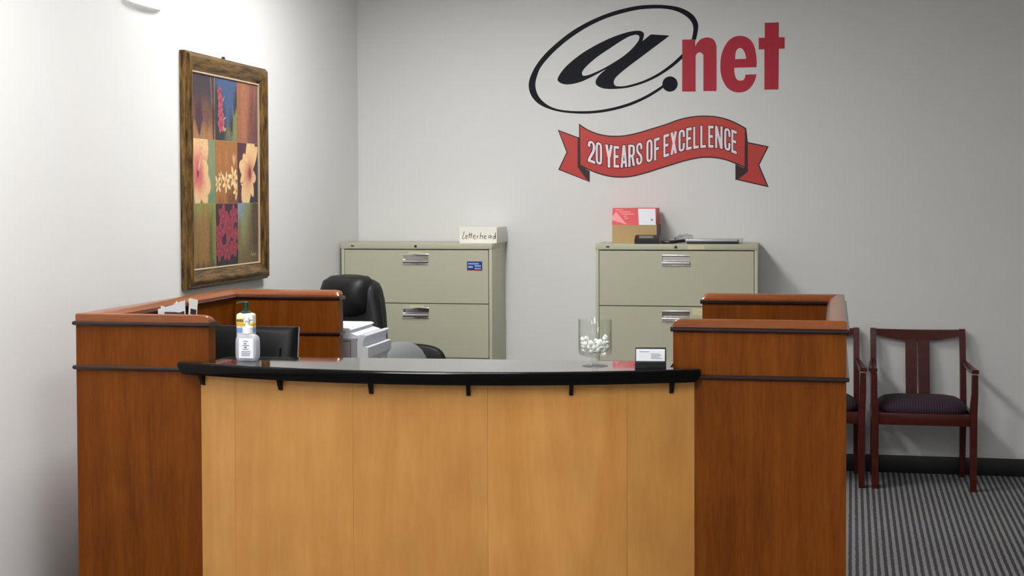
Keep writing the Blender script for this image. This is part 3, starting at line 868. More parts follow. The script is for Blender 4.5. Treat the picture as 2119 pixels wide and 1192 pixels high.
def file_cabinet(loc, label, tape):
    e = empty('file_cabinet', loc, label, 'cabinet')
    hw = CW / 2
    # carcass: sides, top, back, plinth with drawer fronts set into it (origin: floor, front face at y=0)
    c = B()
    c.box(-hw, -hw + 0.018, 0, CD, 0.0, CH - 0.012, 0.0015)
    c.box(hw - 0.018, hw, 0, CD, 0.0, CH - 0.012, 0.0015)
    c.box(-hw + 0.018, hw - 0.018, CD - 0.015, CD, 0.03, CH - 0.012)
    c.box(-hw + 0.018, hw - 0.018, 0.02, CD - 0.02, 0.0, 0.03)
    c.build('carcass', M['putty'], e)
    box('dark_interior', M['gap'], e, -hw + 0.0185, hw - 0.0185, 0.03, 0.05, 0.03, CH - 0.04)
    box('top_panel', M['putty'], e, -hw - 0.001, hw + 0.001, -0.003, CD, CH - 0.0335, CH, bev=0.002)
    x0, x1 = -hw + 0.0215, hw - 0.0215
    zs = [1.3165, 0.995, 0.672, 0.349, 0.034]
    for k in range(4):
        z1, z0 = zs[k] - 0.0025, zs[k + 1] + 0.0025
        hx0, hx1 = -0.079, 0.079
        hz1 = z1 - 0.024
        hz0 = hz1 - 0.062
        d = B()
        X = [x0, hx0, hx1, x1]
        Z = [z0, hz0, hz1, z1]
        for i in range(3):
            for j in range(3):
                if i == 1 and j == 1:
                    continue
                d.bm.faces.new([d.bm.verts.new(p) for p in ((X[i], 0, Z[j]), (X[i + 1], 0, Z[j]), (X[i + 1], 0, Z[j + 1]), (X[i], 0, Z[j + 1]))])
        def quad(*p):
            d.bm.faces.new([d.bm.verts.new(q) for q in p])
        y = 0.024
        quad((x0, 0, z0), (x0, y, z0), (x0, y, z1), (x0, 0, z1))
        quad((x1, 0, z0), (x1, y, z0), (x1, y, z1), (x1, 0, z1))
        quad((x0, 0, z0), (x1, 0, z0), (x1, y, z0), (x0, y, z0))
        quad((x0, 0, z1), (x1, 0, z1), (x1, y, z1), (x0, y, z1))
        bmesh.ops.remove_doubles(d.bm, verts=d.bm.verts, dist=1e-5)
        dr = d.build('drawer', M['putty'], e, 0)
        # recessed chrome pull: cup, upper rim and a rounded lower lip
        p = B()
        y2 = 0.022
        for q in (((hx0, y2, hz0), (hx1, y2, hz0), (hx1, y2, hz1), (hx0, y2, hz1)),
                  ((hx0, 0, hz0), (hx0, y2, hz0), (hx0, y2, hz1), (hx0, 0, hz1)),
                  ((hx1, 0, hz0), (hx1, y2, hz0), (hx1, y2, hz1), (hx1, 0, hz1)),
                  ((hx0, 0, hz1), (hx1, 0, hz1), (hx1, y2, hz1), (hx0, y2, hz1)),
                  ((hx0, 0, hz0), (hx1, 0, hz0), (hx1, y2, hz0), (hx0, y2, hz0))):
            p.bm.faces.new([p.bm.verts.new(v) for v in q])
        p.box(hx0 - 0.002, hx1 + 0.002, -0.0025, 0.001, hz1 - 0.009, hz1 + 0.001, 0.001)
        p.box(hx0 - 0.002, hx1 + 0.002, -0.002, 0.001, hz0 - 0.001, hz0 + 0.005, 0.001)
        lip = [(-0.003 + 0.014 * math.cos(a), hz0 + 0.016 + 0.011 * math.sin(a)) for a in [math.pi * 2 * k_ / 14 for k_ in range(14)]]
        p.prism([(yy, zz) for yy, zz in lip], 'x', hx0 + 0.001, hx1 - 0.001)
        p.build('drawer_pull', M['chrome'], dr, 40)
        if k < 2:
            tx0, tx1 = tape[k][:2]
            tz0, tz1 = tape[k][2:]
            box('label_strip', M['tape'], e if tz1 > z1 else dr, tx0, tx1, -0.0008 - (0.003 if tz1 > z1 else 0), 0.0 - (0.003 if tz1 > z1 else 0), tz0, tz1)
    L = B().lathe([(0, 0), (0.008, 0), (0.008, 0.003), (0.0055, 0.004), (0, 0.004)], 16)
    bmesh.ops.transform(L.bm, matrix=Matrix.Translation((0, -0.003, CH - 0.0165)) @ Matrix.Rotation(math.pi / 2, 4, 'X'), verts=L.bm.verts)
    L.build('lock', M['ink'], e)
    box('maker_badge', M['ink'], e, -hw + 0.062, -hw + 0.081, -0.0045, -0.003, CH - 0.02, CH - 0.012)
    return e


YC = 7.79
cab1 = file_cabinet((-2.2065, YC, 0), 'putty lateral file cabinet in the wall corner, with a blue sticker', [(-0.045, 0.045, 1.292, 1.303), (-0.04, 0.048, 0.971, 0.983)])
cab2 = file_cabinet((-0.6585, YC, 0), 'putty lateral file cabinet with the red and kraft box on top', [(0.07, 0.165, 1.3235, 1.3445), (0.095, 0.175, 0.945, 0.985)])
st = empty('cabinet_sticker', (-1.846, YC - 0.0002, 1.22), 'small blue printed sticker on the upper file drawer', 'sticker')
box('sticker_sheet', M['sticker_blue'], st, -0.046, 0.046, -0.0008, 0.0, -0.027, 0.027)
for a in ((-0.04, 0.026, 0.009, 0.018), (-0.04, -0.01, -0.011, 0.0), (0.0, 0.038, -0.004, 0.005), (0.0, 0.038, -0.019, -0.011)):
    box('printed_line', M['sticker_text'], st, a[0], a[1], -0.0012, -0.0008, a[2], a[3])
box('red_edge', M['sticker_red'], st, -0.046, 0.046, -0.0011, -0.0008, -0.027, -0.0225)

# letterhead box with a handwritten sheet
lb = empty('letterhead_box', (-1.84, 7.862, CH), 'white box with handwritten Letterhead sheet on the file cabinet', 'box')
box('carton', M['white_card'], lb, -0.113, 0.113, 0.002, 0.29, 0.0, 0.094, bev=0.002)
sheet = box('paper_sheet', M['white_card'], lb, -0.115, 0.113, 0.0, 0.0015, 0.0, 0.098)
STROKES = [[(295, 250), (275, 320), (258, 385), (305, 376)], [(322, 355), (350, 345), (352, 325), (335, 320), (322, 345), (328, 380), (354, 378)],
           [(400, 268), (392, 320), (385, 378)], [(372, 312), (445, 304)], [(434, 272), (428, 320), (424, 376)],
           [(465, 350), (500, 340), (495, 318), (475, 322), (464, 350), (475, 385), (514, 384)], [(540, 328), (535, 378), (538, 345), (560, 328)],
           [(602, 265), (596, 330), (590, 388)], [(592, 352), (615, 325), (635, 335), (642, 388)],
           [(670, 355), (702, 345), (695, 325), (678, 330), (670, 355), (682, 387), (714, 380)],
           [(792, 322), (765, 325), (752, 350), (760, 374), (785, 360), (796, 325), (802, 374)], [(870, 350), (850, 335), (832, 360), (845, 387), (868, 370), (880, 268), (880, 392)]]
b = B()
for s in STROKES:
    pts = smooth_outline([(-0.115 + (x - 205) / 700 * 0.228, 0.0 + (470 - y) / 312 * 0.098) for x, y in s], False, 4)
    b.tube([(x, -0.0002, z) for x, z in pts], 0.0017, 6)
b.build('handwriting', M['ink'], sheet, 60)

# red, white and kraft box
rb = empty('paper_box', (-0.908, 7.925, CH), 'kraft box with red and white printed flap lid on file cabinet', 'box')
B().prism([(0.0, 0.0), (0.0, 0.108), (0.22, 0.108), (0.22, 0.0)], 'x', -0.136, 0.127).build('kraft_body', M['kraft'], rb)
box('side_band', M['black_plastic'], rb, 0.127, 0.1295, 0.0, 0.22, 0.0, 0.108)
# tilted lid standing above the body
lid = B().prism([(0.0, 0.108), (0.028, 0.207), (0.22, 0.207), (0.22, 0.108)], 'x', -0.137, 0.122).build('lid', M['red_print'], rb)
sl = lambda z: (z - 0.108) / 0.097 * 0.028
def onlid(name, m, pts, y=0.0006):
    bb = B()
    bb.loft([[(x, sl(z) - y, z) for x, z in pts], [(x, sl(z) + 0.0005, z) for x, z in pts]])
    return bb.build(name, m, lid, 0)
onlid('white_panel', M['white_paper'], [(0.022, 0.108), (0.121, 0.108), (0.116, 0.203), (0.014, 0.203)])
onlid('seal_mark', M['ink_grey'], [(0.098 + 0.008 * math.cos(a), 0.138 + 0.007 * math.sin(a)) for a in [k * math.pi / 5 for k in range(10)]], 0.0012)
onlid('pink_panel', M['pink_print'], [(-0.136, 0.135), (-0.048, 0.11), (-0.116, 0.185), (-0.136, 0.16)])
for k, (a, c_) in enumerate(((-0.12, -0.075), (-0.1, -0.03), (-0.085, -0.01), (-0.07, -0.05), (-0.065, -0.04))):
    z = 0.194 - k * 0.0125
    onlid('printed_line', M['pink_print'], [(a, z), (c_, z), (c_, z + 0.005), (a, z + 0.005)])

# card terminal / desk set beside the box
ph = empty('card_terminal', (-0.828, 7.80, CH), 'black wedge-shaped card terminal in front of the kraft box', 'terminal')
B().prism([(0.0, 0.0), (0.0, 0.026), (0.05, 0.048), (0.10, 0.05), (0.105, 0.0)], 'x', -0.07, 0.072).build('terminal_body', M['black_plastic'], ph)
bb = B().loft([[(-0.045, 0.0115, 0.0318), (0.035, 0.0115, 0.0318), (0.035, 0.043, 0.0458), (-0.045, 0.043, 0.0458)], [(-0.045, 0.011, 0.0328), (0.035, 0.011, 0.0328), (0.035, 0.0425, 0.0468), (-0.045, 0.0425, 0.0468)]])
bb.build('display', M['lcd'], ph)
cb = empty('coiled_cable', (-0.68, 7.86, CH), 'black cable lying between card terminal and flat tray', 'cable')
pts = smooth_outline([(-0.065, 0.0), (-0.02, -0.012), (0.03, 0.004), (0.065, 0.02)], False, 6)
B().tube([(x, y, 0.010 + max(0, x) * 0.12) for x, y in pts], 0.0095, 8).build('cable', M['black_plastic'], cb)
bag = empty('plastic_bag', (-0.632, 7.925, CH), 'crumpled clear plastic bag against the cable on file cabinet', 'bag')
b = B()
bmesh.ops.create_icosphere(b.bm, subdivisions=3, radius=1.0)
rnd = random.Random(4)
for v in b.bm.verts:
    k = 1 + 0.35 * math.sin(7 * v.co.x + 3 * v.co.z) * math.cos(5 * v.co.y + 2) + rnd.uniform(-0.12, 0.12)
    v.co = Vector((v.co.x * 0.062 * k, v.co.y * 0.03 * k, max(0.002, 0.026 + v.co.z * 0.024 * k + v.co.x * 0.012)))
b.build('crumpled_film', M['wrap'], bag, 20)
tr = empty('flat_tray', (-0.455, 7.84, CH), 'flat silver and black tray in clear wrap on file cabinet', 'tray')
box('tray_base', M['black_plastic'], tr, -0.145, 0.15, 0.0, 0.21, 0.0, 0.013, bev=0.003)
box('tray_lid', M['silver'], tr, -0.15, 0.145, -0.003, 0.212, 0.0135, 0.026, bev=0.003)
box('wrap_end', M['wrap'], tr, 0.151, 0.172, 0.0, 0.2, 0.004, 0.028, bev=0.004)

# ---------------------------------------------------------------- flower picture on the left wall
PY0, PY1, PZ0, PZ1 = 5.652, 6.602, 1.213, 2.288
pic = empty('framed_picture', (XL, (PY0 + PY1) / 2, PZ0), 'tall bronze framed picture of nine flower panels on the left wall', 'picture')
pw, phh = PY1 - PY0, PZ1 - PZ0
PROF = [(0.0, 0.0), (0.0, 0.026), (0.007, 0.03), (0.012, 0.04), (0.026, 0.047), (0.042, 0.044), (0.058, 0.034), (0.072, 0.022), (0.082, 0.019), (0.082, 0.0)]


def frame_side(name, m, k, prof, grow_=0.0):
    corners = lambda d: [(-pw / 2 + d, d), (pw / 2 - d, d), (pw / 2 - d, phh - d), (-pw / 2 + d, phh - d)]
    A = [(h, *corners(d)[k]) for d, h in prof]
    C = [(h, *corners(d)[(k + 1) % 4]) for d, h in prof]
    return B().loft([A, C]).build(name, m, pic, 40)


for k in range(4):
    frame_side('frame_rail' if k % 2 == 0 else 'frame_stile', M['frame_h'] if k % 2 == 0 else M['frame_v'], k, PROF)
    frame_side('liner', M['cream_liner'], k, [(0.082, 0.0), (0.082, 0.021), (0.085, 0.0225), (0.089, 0.021), (0.089, 0.0)])
box('hanger', M['brass_dark'], pic, 0.0, 0.012, -0.02, 0.0, phh, phh + 0.016, bev=0.003)

# the nine printed panels: colours computed on a fine grid
class VN:
    def __init__(self, seed):
        self.g = np.random.RandomState(seed).rand(64, 64)
    def __call__(self, x, y):
        x = np.asarray(x) % 63
        y = np.asarray(y) % 63
        i, j = np.floor(x).astype(int), np.floor(y).astype(int)
        fx, fy = x - i, y - j
        fx, fy = fx * fx * (3 - 2 * fx), fy * fy * (3 - 2 * fy)
        g = self.g
        i2, j2 = (i + 1) % 64, (j + 1) % 64
        return (g[i, j] * (1 - fx) + g[i2, j] * fx) * (1 - fy) + (g[i, j2] * (1 - fx) + g[i2, j2] * fx) * fy


def lin(c):
    c = np.asarray(c, float) / 255
    return np.where(c <= 0.04045, c / 12.92, ((c + 0.055) / 1.055) ** 2.4)


def mixc(a, b_, t):
    t = np.clip(t, 0, 1)[..., None]
    return a * (1 - t) + b_ * t


def sst(x, a, b_):
    t = np.clip((x - a) / (b_ - a), 0, 1)
    return t * t * (3 - 2 * t)


def C3(*c):
    return np.array(c, float)


def petals(img, u, v, cx, cy, petals_, asp, colour, tipcol=None, soft=0.02):
    """petals_: (angle deg, length, half width); asp = height / width of the panel"""
    for a, L, w in petals_:
        a = math.radians(a)
        du, dv = (u - cx), (v - cy) * asp
        s = (du * math.cos(a) + dv * math.sin(a)) / L
        t = (-du * math.sin(a) + dv * math.cos(a)) / w
        prof_ = np.sqrt(np.clip(np.sin(np.clip(s, 0, 1) * math.pi * 0.96 + 0.08), 0, 1))
        m_ = sst(prof_ - np.abs(t), 0.0, soft / w * 0.5) * ((s > 0) & (s < 1))
        c = colour if tipcol is None else mixc(np.broadcast_to(colour, img.shape), np.broadcast_to(tipcol, img.shape), sst(s, 0.1, 0.75))
        img = img * (1 - m_[..., None]) + c * m_[..., None]
    return img


def paint(idx, u, v):
    n1, n2 = VN(idx * 3 + 1), VN(idx * 3 + 2)
    streak = n1(u * 9 + 2, v * 1.6) * 0.6 + n2(u * 25, v * 4) * 0.4
    grain = (n1(u * 30 + 5, v * 45) - 0.5) * 14
    asp = 1.15
    Z = np.zeros(u.shape + (3,))
    c = lambda *k: Z + C3(*k)
    if idx == 0:
        img = mixc(c(108, 74, 66), c(66, 56, 64), sst(v + streak * 0.3, 0.55, 0.95))
        img = mixc(img, c(172, 122, 82), sst(0.45 - v + streak * 0.35, 0.2, 0.55))
        img = mixc(img, c(76, 50, 62), sst(0.22 - np.abs(u - 0.32) - np.abs(v - 0.32) * 0.55 + (streak - .5) * .2, 0.0, 0.08))
        img = mixc(img, c(70, 46, 52), sst(0.05 - np.abs(u - 0.93) + (streak - .5) * .05, 0.0, 0.03) * sst(0.6 - v, 0, 0.1))
        for a0, b0 in ((0.82, 0.12), (0.98, 0.0)):
            img = mixc(img, c(168, 140, 108), sst(0.014 - np.abs(u - a0 - b0 * (1 - v)), 0.0, 0.008) * sst(v, 0.45, 0.6))
    elif idx == 1:
        img = mixc(c(52, 58, 60), c(72, 92, 132), sst(0.32 - np.abs(u - 0.55) * 0.8 + (v - 0.45) * 0.5 + (streak - .5) * .3, 0.0, 0.25))
        img = mixc(img, c(112, 108, 86), sst(0.3 - v + (streak - .5) * .3, 0.0, 0.2) * sst(u, 0.35, 0.55))
        img = mixc(img, c(128, 134, 84), sst(u - 0.78 + (0.5 - v) * 0.1, 0.0, 0.1) * sst(0.62 - v + (streak - .5) * .4, 0, 0.15))
        red = C3(160, 62, 82)
        for cx, cy, s in ((0.2, 0.78, 0.1), (0.25, 0.64, 0.13), (0.24, 0.5, 0.12), (0.26, 0.38, 0.14), (0.27, 0.25, 0.16)):
            img = petals(img, u, v, cx, cy, [(k * 72 + cx * 900, s, s * 0.42) for k in range(5)], asp, red, C3(182, 88, 102))
            img = mixc(img, c(120, 40, 58), sst(0.03 - np.hypot(u - cx, (v - cy) * asp), 0, 0.02))
        img = petals(img, u, v, 0.36, 0.34, [(20, 0.14, 0.018)], asp, C3(205, 190, 160))
        img = petals(img, u, v, 0.36, 0.62, [(60, 0.16, 0.016)], asp, C3(150, 160, 176))
        img = petals(img, u, v, 0.4, 0.16, [(30, 0.1, 0.03), (110, 0.1, 0.03)], asp, C3(190, 172, 110))
    elif idx == 2:
        img = mixc(c(160, 102, 76), c(112, 74, 74), sst(u + (0.5 - v) * 0.4 + (streak - .5) * .6, 0.45, 0.95))
        img = mixc(img, c(184, 124, 90), sst(0.22 - np.abs(u - 0.35) + (streak - .5) * .25, 0, 0.2) * 0.6)
        img = mixc(img, c(104, 76, 58), sst(0.014 - np.abs(u - 0.42 - 0.12 * np.sin(v * 7)), 0, 0.012) * 0.6)
    elif idx == 3:
        img = mixc(c(134, 146, 112), c(112, 140, 108), sst(0.4 - v + (streak - .5) * .4, 0, 0.3))
        pal, pk = C3(238, 196, 146), C3(214, 124, 112)
        img = petals(img, u, v, 0.25, 0.46, [(66, 0.8, 0.27), (105, 0.8, 0.24), (-30, 0.6, 0.22), (-55, 0.66, 0.17), (-92, 0.62, 0.16), (170, 0.5, 0.3), (15, 0.45, 0.2)], asp, pk, pal)
        img = mixc(img, c(200, 96, 108), sst(0.3 - np.hypot(u - 0.28, (v - 0.47) * 0.9) + (streak - .5) * .15, 0, 0.3) * 0.8)
        img = mixc(img, c(104, 48, 72), sst(0.06 - np.hypot(u - 0.25, (v - 0.46) * 0.6), 0, 0.05))
        img = petals(img, u, v, 0.27, 0.5, [(68, 0.33, 0.03)], asp, C3(236, 184, 164))
        img = mixc(img, c(150, 94, 90), sst(0.008 - np.abs(u - 0.42 + (0.9 - v) * 0.2), 0, 0.008) * sst(v, 0.5, 0.8) * 0.7)
    elif idx == 4:
        img = mixc(c(168, 112, 62), c(122, 76, 46), sst(0.4 - v + (streak - .5) * .9, 0.1, 0.5))
        img = mixc(img, c(190, 132, 78), sst(streak, 0.55, 0.8) * sst(v, 0.4, 0.7) * 0.7)
        wht, yl = C3(244, 222, 178), C3(226, 186, 112)
        for cx, cy, s, r0 in ((0.47, 0.33, 0.22, 20), (0.82, 0.42, 0.24, 50), (0.1, 0.3, 0.17, 0), (0.95, 0.2, 0.2, 10), (0.25, 0.42, 0.12, 30)):
            img = petals(img, u, v, cx, cy, [(k * 62 + r0, s * (0.8 + 0.3 * ((k * 7) % 3) / 2), s * 0.2) for k in range(6)], asp, yl, wht)
            img = mixc(img, c(170, 92, 92), sst(0.045 - np.hypot(u - cx, (v - cy) * asp), 0, 0.03) * 0.8)
        img = petals(img, u, v, 0.84, 0.62, [(70, 0.22, 0.035), (110, 0.2, 0.03), (95, 0.26, 0.03)], asp, C3(222, 170, 140))
    elif idx == 5:
        img = mixc(c(88, 50, 60), c(58, 50, 58), sst(u - v * 0.6 + (streak - .5) * .4, 0.1, 0.5))
        pal = C3(240, 200, 146)
        img = petals(img, u, v, 0.56, 0.5, [(74, 0.72, 0.2), (94, 0.6, 0.14), (128, 0.46, 0.13), (160, 0.5, 0.17), (-155, 0.46, 0.15), (-118, 0.66, 0.2), (-100, 0.66, 0.16), (-66, 0.5, 0.11), (-20, 0.36, 0.13), (52, 0.66, 0.13)], asp, C3(222, 158, 120), pal)
        img = mixc(img, c(196, 116, 104), sst(0.26 - np.hypot(u - 0.58, (v - 0.5) * 1.0), 0, 0.26) * 0.75)
        img = mixc(img, c(120, 50, 72), sst(0.14 - np.hypot((u - 0.6) * 1.2, (v - 0.5) * 0.8), 0, 0.13) * 0.9)
        img = mixc(img, c(90, 44, 40), sst(0.01 - np.abs(v - 0.32 - (u - 0.1) * 0.1), 0, 0.008) * (u > 0.05) * (u < 0.28))
    elif idx == 6:
        img = mixc(c(148, 112, 60), c(96, 88, 52), sst(np.abs(u - 0.4) + (streak - .5) * .7, 0.12, 0.5))
        img = mixc(img, c(146, 152, 84), sst(v + (streak - .5) * .5, 0.6, 1.1) * 0.8)
        img = mixc(img, c(138, 150, 78), sst(u, 0.78, 0.95) * 0.7)
        img = mixc(img, c(72, 58, 46), sst(0.14 - v + (streak - .5) * .2, 0, 0.15) * 0.8)
    elif idx == 7:
        img = mixc(c(62, 38, 48), c(42, 40, 44), sst(0.6 - v + (streak - .5) * .4, 0.1, 0.5))
        rd = C3(158, 62, 82)
        for cx, cy, s, r0 in ((0.32, 0.8, 0.23, 10), (0.6, 0.6, 0.3, 40), (0.15, 0.52, 0.22, 0), (0.82, 0.82, 0.2, 25), (0.5, 0.24, 0.22, 15), (0.15, 0.24, 0.2, 50), (0.82, 0.28, 0.2, 5), (0.92, 0.5, 0.15, 30)):
            img = petals(img, u, v, cx, cy, [(k * 72 + r0, s, s * 0.36) for k in range(5)], asp, C3(140, 50, 70), rd)
            img = mixc(img, c(190, 92, 106), sst(0.04 - np.hypot(u - cx, (v - cy) * asp), 0, 0.03))
    else:
        img = mixc(c(128, 112, 70), c(84, 66, 52), sst(u + (streak - .5) * .4, 0.4, 0.9))
        img = mixc(img, c(132, 144, 104), sst(0.36 - np.abs(u - 0.3) + (v - 0.5) * .4 + (streak - .5) * .3, 0.1, 0.4))
        img = mixc(img, c(134, 152, 178), sst(v - u * 0.9 + (streak - .5) * .3, 0.45, 0.85))
        img = mixc(img, c(104, 92, 66), sst(0.4 - v + (streak - .5) * .4, 0, 0.35) * 0.7)
        sg = np.abs(v - 0.13 - 0.012 * np.sin(u * 60)) < 0.012
        img = mixc(img, c(190, 176, 150), sg * ((u > 0.62) & (u < 0.88)) * 0.8)
        img = mixc(img, c(190, 176, 150), (np.abs(u - 0.68) < 0.012) * ((v > 0.13) & (v < 0.2)) * 0.8)
    img = np.clip(img * 0.93 + grain[..., None], 0, 255)
    return lin(img)


NU, NV = 56, 64
cw_, ch_ = (pw - 0.178) / 3, (phh - 0.178) / 3
for r_ in range(3):
    for c_ in range(3):
        y0 = -pw / 2 + 0.089 + c_ * cw_
        z1 = phh - 0.089 - r_ * ch_
        g = 0.0012
        ys = np.linspace(y0 + g, y0 + cw_ - g, NU + 1)
        zz = np.linspace(z1 - ch_ + g, z1 - g, NV + 1)
        YY, ZZ = np.meshgrid(ys, zz, indexing='ij')
        U, V = np.meshgrid(np.linspace(0, 1, NU + 1), np.linspace(0, 1, NV + 1), indexing='ij')
        colr = paint(r_ * 3 + c_, U, V).reshape(-1, 3)
        verts = np.stack([np.full(YY.size, 0.0135), YY.ravel(), ZZ.ravel()], 1)
        faces = [(i * (NV + 1) + j, (i + 1) * (NV + 1) + j, (i + 1) * (NV + 1) + j + 1, i * (NV + 1) + j + 1) for i in range(NU) for j in range(NV)]
        me = bpy.data.meshes.new('painted_panel')
        me.from_pydata(verts.tolist(), [], faces)
        at = me.color_attributes.new('paint', 'FLOAT_COLOR', 'POINT')
        at.data.foreach_set('color', np.concatenate([colr, np.ones((len(colr), 1))], 1).astype(np.float32).ravel())
        me.materials.append(M['canvas'])
        o = bpy.data.objects.new('painted_panel', me)
        col.objects.link(o)
        o.parent = pic
box('backing_board', plain('tan_divider', (176, 140, 104), 0.6), pic, 0.0, 0.0128, -pw / 2 + 0.08, pw / 2 - 0.08, 0.08, phh - 0.08)

# ---------------------------------------------------------------- things on the counter
ZC = 1.085
s = empty('hand_sanitizer', (-1.768, 4.205, ZC), 'translucent hand sanitizer bottle with white pump, in front of the lotion bottle', 'bottle')


def rrect(wx, wy, z, r=0.3, n=24):
    out = []
    for k in range(n):
        a = 2 * math.pi * (k + 0.5) / n
        c, q = math.cos(a), math.sin(a)
        out.append((wx / 2 * math.copysign(abs(c) ** r, c), wy / 2 * math.copysign(abs(q) ** r, q), z))
    return out


B().loft([rrect(0.058, 0.032, 0.0), rrect(0.064, 0.038, 0.003), rrect(0.074, 0.042, 0.014), rrect(0.075, 0.043, 0.03), rrect(0.074, 0.043, 0.066), rrect(0.07, 0.042, 0.078), rrect(0.058, 0.036, 0.086, 0.5), rrect(0.032, 0.028, 0.091, 0.8), rrect(0.026, 0.026, 0.096, 1.0)]).build('bottle', M['gel'], s, 50)
lab = box('front_label', M['white_paper'], s, -0.022, 0.029, -0.0228, -0.0222, 0.012, 0.078)
for k, (a, b_, z) in enumerate(((-0.006, 0.01, 0.066), (-0.003, 0.005, 0.058), (-0.01, 0.014, 0.052), (-0.002, 0.005, 0.046), (-0.008, 0.012, 0.04), (-0.013, 0.018, 0.032), (-0.013, 0.018, 0.026), (-0.013, 0.016, 0.02))):
    box('printed_line', M['ink'] if k in (1, 3) else M['ink_grey'], lab, a, b_, -0.0233, -0.0228, z, z + 0.003)
B().lathe([(0.0, 0.092), (0.0175, 0.092), (0.0175, 0.112), (0.015, 0.114), (0.008, 0.116), (0.008, 0.132), (0.0125, 0.134), (0.0135, 0.148), (0.010, 0.152), (0.0, 0.153)], 20).build('pump', M['white_plastic'], s, 40)
B().tube([(0.0, 0.0, 0.144), (0.014, -0.012, 0.145), (0.02, -0.018, 0.143), (0.022, -0.02, 0.138)], 0.0045, 10).build('nozzle', M['white_plastic'], s)

s = empty('lotion_bottle', (-1.797, 4.262, ZC), 'taller white lotion bottle with dark green pump and yellow label', 'bottle')
B().loft([rrect(0.056, 0.036, 0.0, 0.45), rrect(0.06, 0.04, 0.004, 0.45), rrect(0.06, 0.04, 0.145, 0.45), rrect(0.057, 0.038, 0.151, 0.5), rrect(0.045, 0.03, 0.154, 0.7), rrect(0.02, 0.02, 0.155, 1.0)]).build('bottle', M['lotion'], s, 50)


def band(name, m, z0, z1, e_):
    return B().loft([rrect(0.0606 + e_, 0.0406 + e_, z0, 0.45), rrect(0.0606 + e_, 0.0406 + e_, z1, 0.45)], caps=False).build(name, m, s, 50)


band('cream_label', M['label_cream'], 0.108, 0.146, 0.0)
band('yellow_stripe', M['label_yellow'], 0.111, 0.12, 0.0004)
band('blue_band', M['label_blue'], 0.09, 0.105, 0.0)
box('brand_block', M['label_yellow'], s, -0.026, 0.0, -0.0212, -0.0202, 0.122, 0.137)
for k in range(4):
    box('brand_letter', M['ink'], s, -0.0245 + k * 0.006, -0.0205 + k * 0.006, -0.0217, -0.0212, 0.126, 0.134)
for k in range(5):
    box('printed_line', M['ink_grey'], s, -0.022, -0.004, -0.0208, -0.0202, 0.03 + k * 0.011, 0.0335 + k * 0.011)
B().lathe([(0.0, 0.153), (0.017, 0.153), (0.017, 0.159), (0.0085, 0.161), (0.0075, 0.178), (0.009, 0.18), (0.0095, 0.19), (0.0, 0.194)], 18).build('pump', M['green_plastic'], s, 40)
B().tube([(0.006, -0.002, 0.19), (-0.006, -0.008, 0.191), (-0.02, -0.014, 0.189), (-0.026, -0.016, 0.186)], 0.0028, 8).build('nozzle', M['green_plastic'], s)

bw = empty('glass_bowl', (-0.618, 4.268, ZC), 'footed clear glass candy bowl on the black counter', 'bowl')
R = 0.0535
B().lathe([(0.0, 0.0), (0.041, 0.0), (0.0415, 0.002), (0.03, 0.004), (0.012, 0.007), (0.0095, 0.012), (0.012, 0.017), (0.0125, 0.021), (0.010, 0.026), (0.014, 0.029), (0.036, 0.0315), (0.048, 0.035), (0.0525, 0.041), (R, 0.05), (R, 0.148), (R - 0.001, 0.1495), (R - 0.0025, 0.148), (R - 0.0028, 0.052), (0.049, 0.043), (0.044, 0.0385), (0.03, 0.036), (0.0, 0.035)], 48).build('glass_body', M['glass'], bw, 60)
# wrapped white mints
mint = None
rnd = random.Random(11)
spots = []
for layer in range(4):
    z = 0.0415 + 0.0085 + layer * 0.0118
    rad = 0.036 if layer == 0 else 0.0395
    cnt = (10, 11, 11, 5)[layer]
    for k in range(cnt):
        a = 2 * math.pi * (k + 0.5 * (layer % 2)) / cnt + rnd.uniform(-0.12, 0.12)
        if layer == 3:
            a = rnd.uniform(-0.9, 0.9) + (0 if k % 2 else 2.6)
        spots.append((rad * math.cos(a), rad * math.sin(a), z + rnd.uniform(-0.0015, 0.0025)))
    if layer < 3:
        for k in range(4):
            a = 2 * math.pi * k / 4 + layer * 0.6
            spots.append((0.0175 * math.cos(a), 0.0175 * math.sin(a), z + rnd.uniform(-0.001, 0.002)))
spots.append((0.036, -0.004, 0.093))
for x, y, z in spots:
    if mint is None:
        b = B()
        b.lathe([(0.0, -0.0046), (0.0045, -0.0044), (0.0078, -0.0025), (0.0088, 0.0), (0.0078, 0.0025), (0.0045, 0.0044), (0.0028, 0.003), (0.0, 0.0026)], 14)
        mint = b.build('mint', M['mint'], None, 50)
        tag(mint, 'white mint candy lying in the footed glass bowl', 'candy', 'white mints in the glass bowl')
        m = mint
    else:
        m = mint.copy()
        col.objects.link(m)
    m.location = (bw.location.x + x, bw.location.y + y, ZC + z)
    m.rotation_euler = (rnd.uniform(-1.2, 1.2), rnd.uniform(-1.2, 1.2), rnd.uniform(0, 6.28))

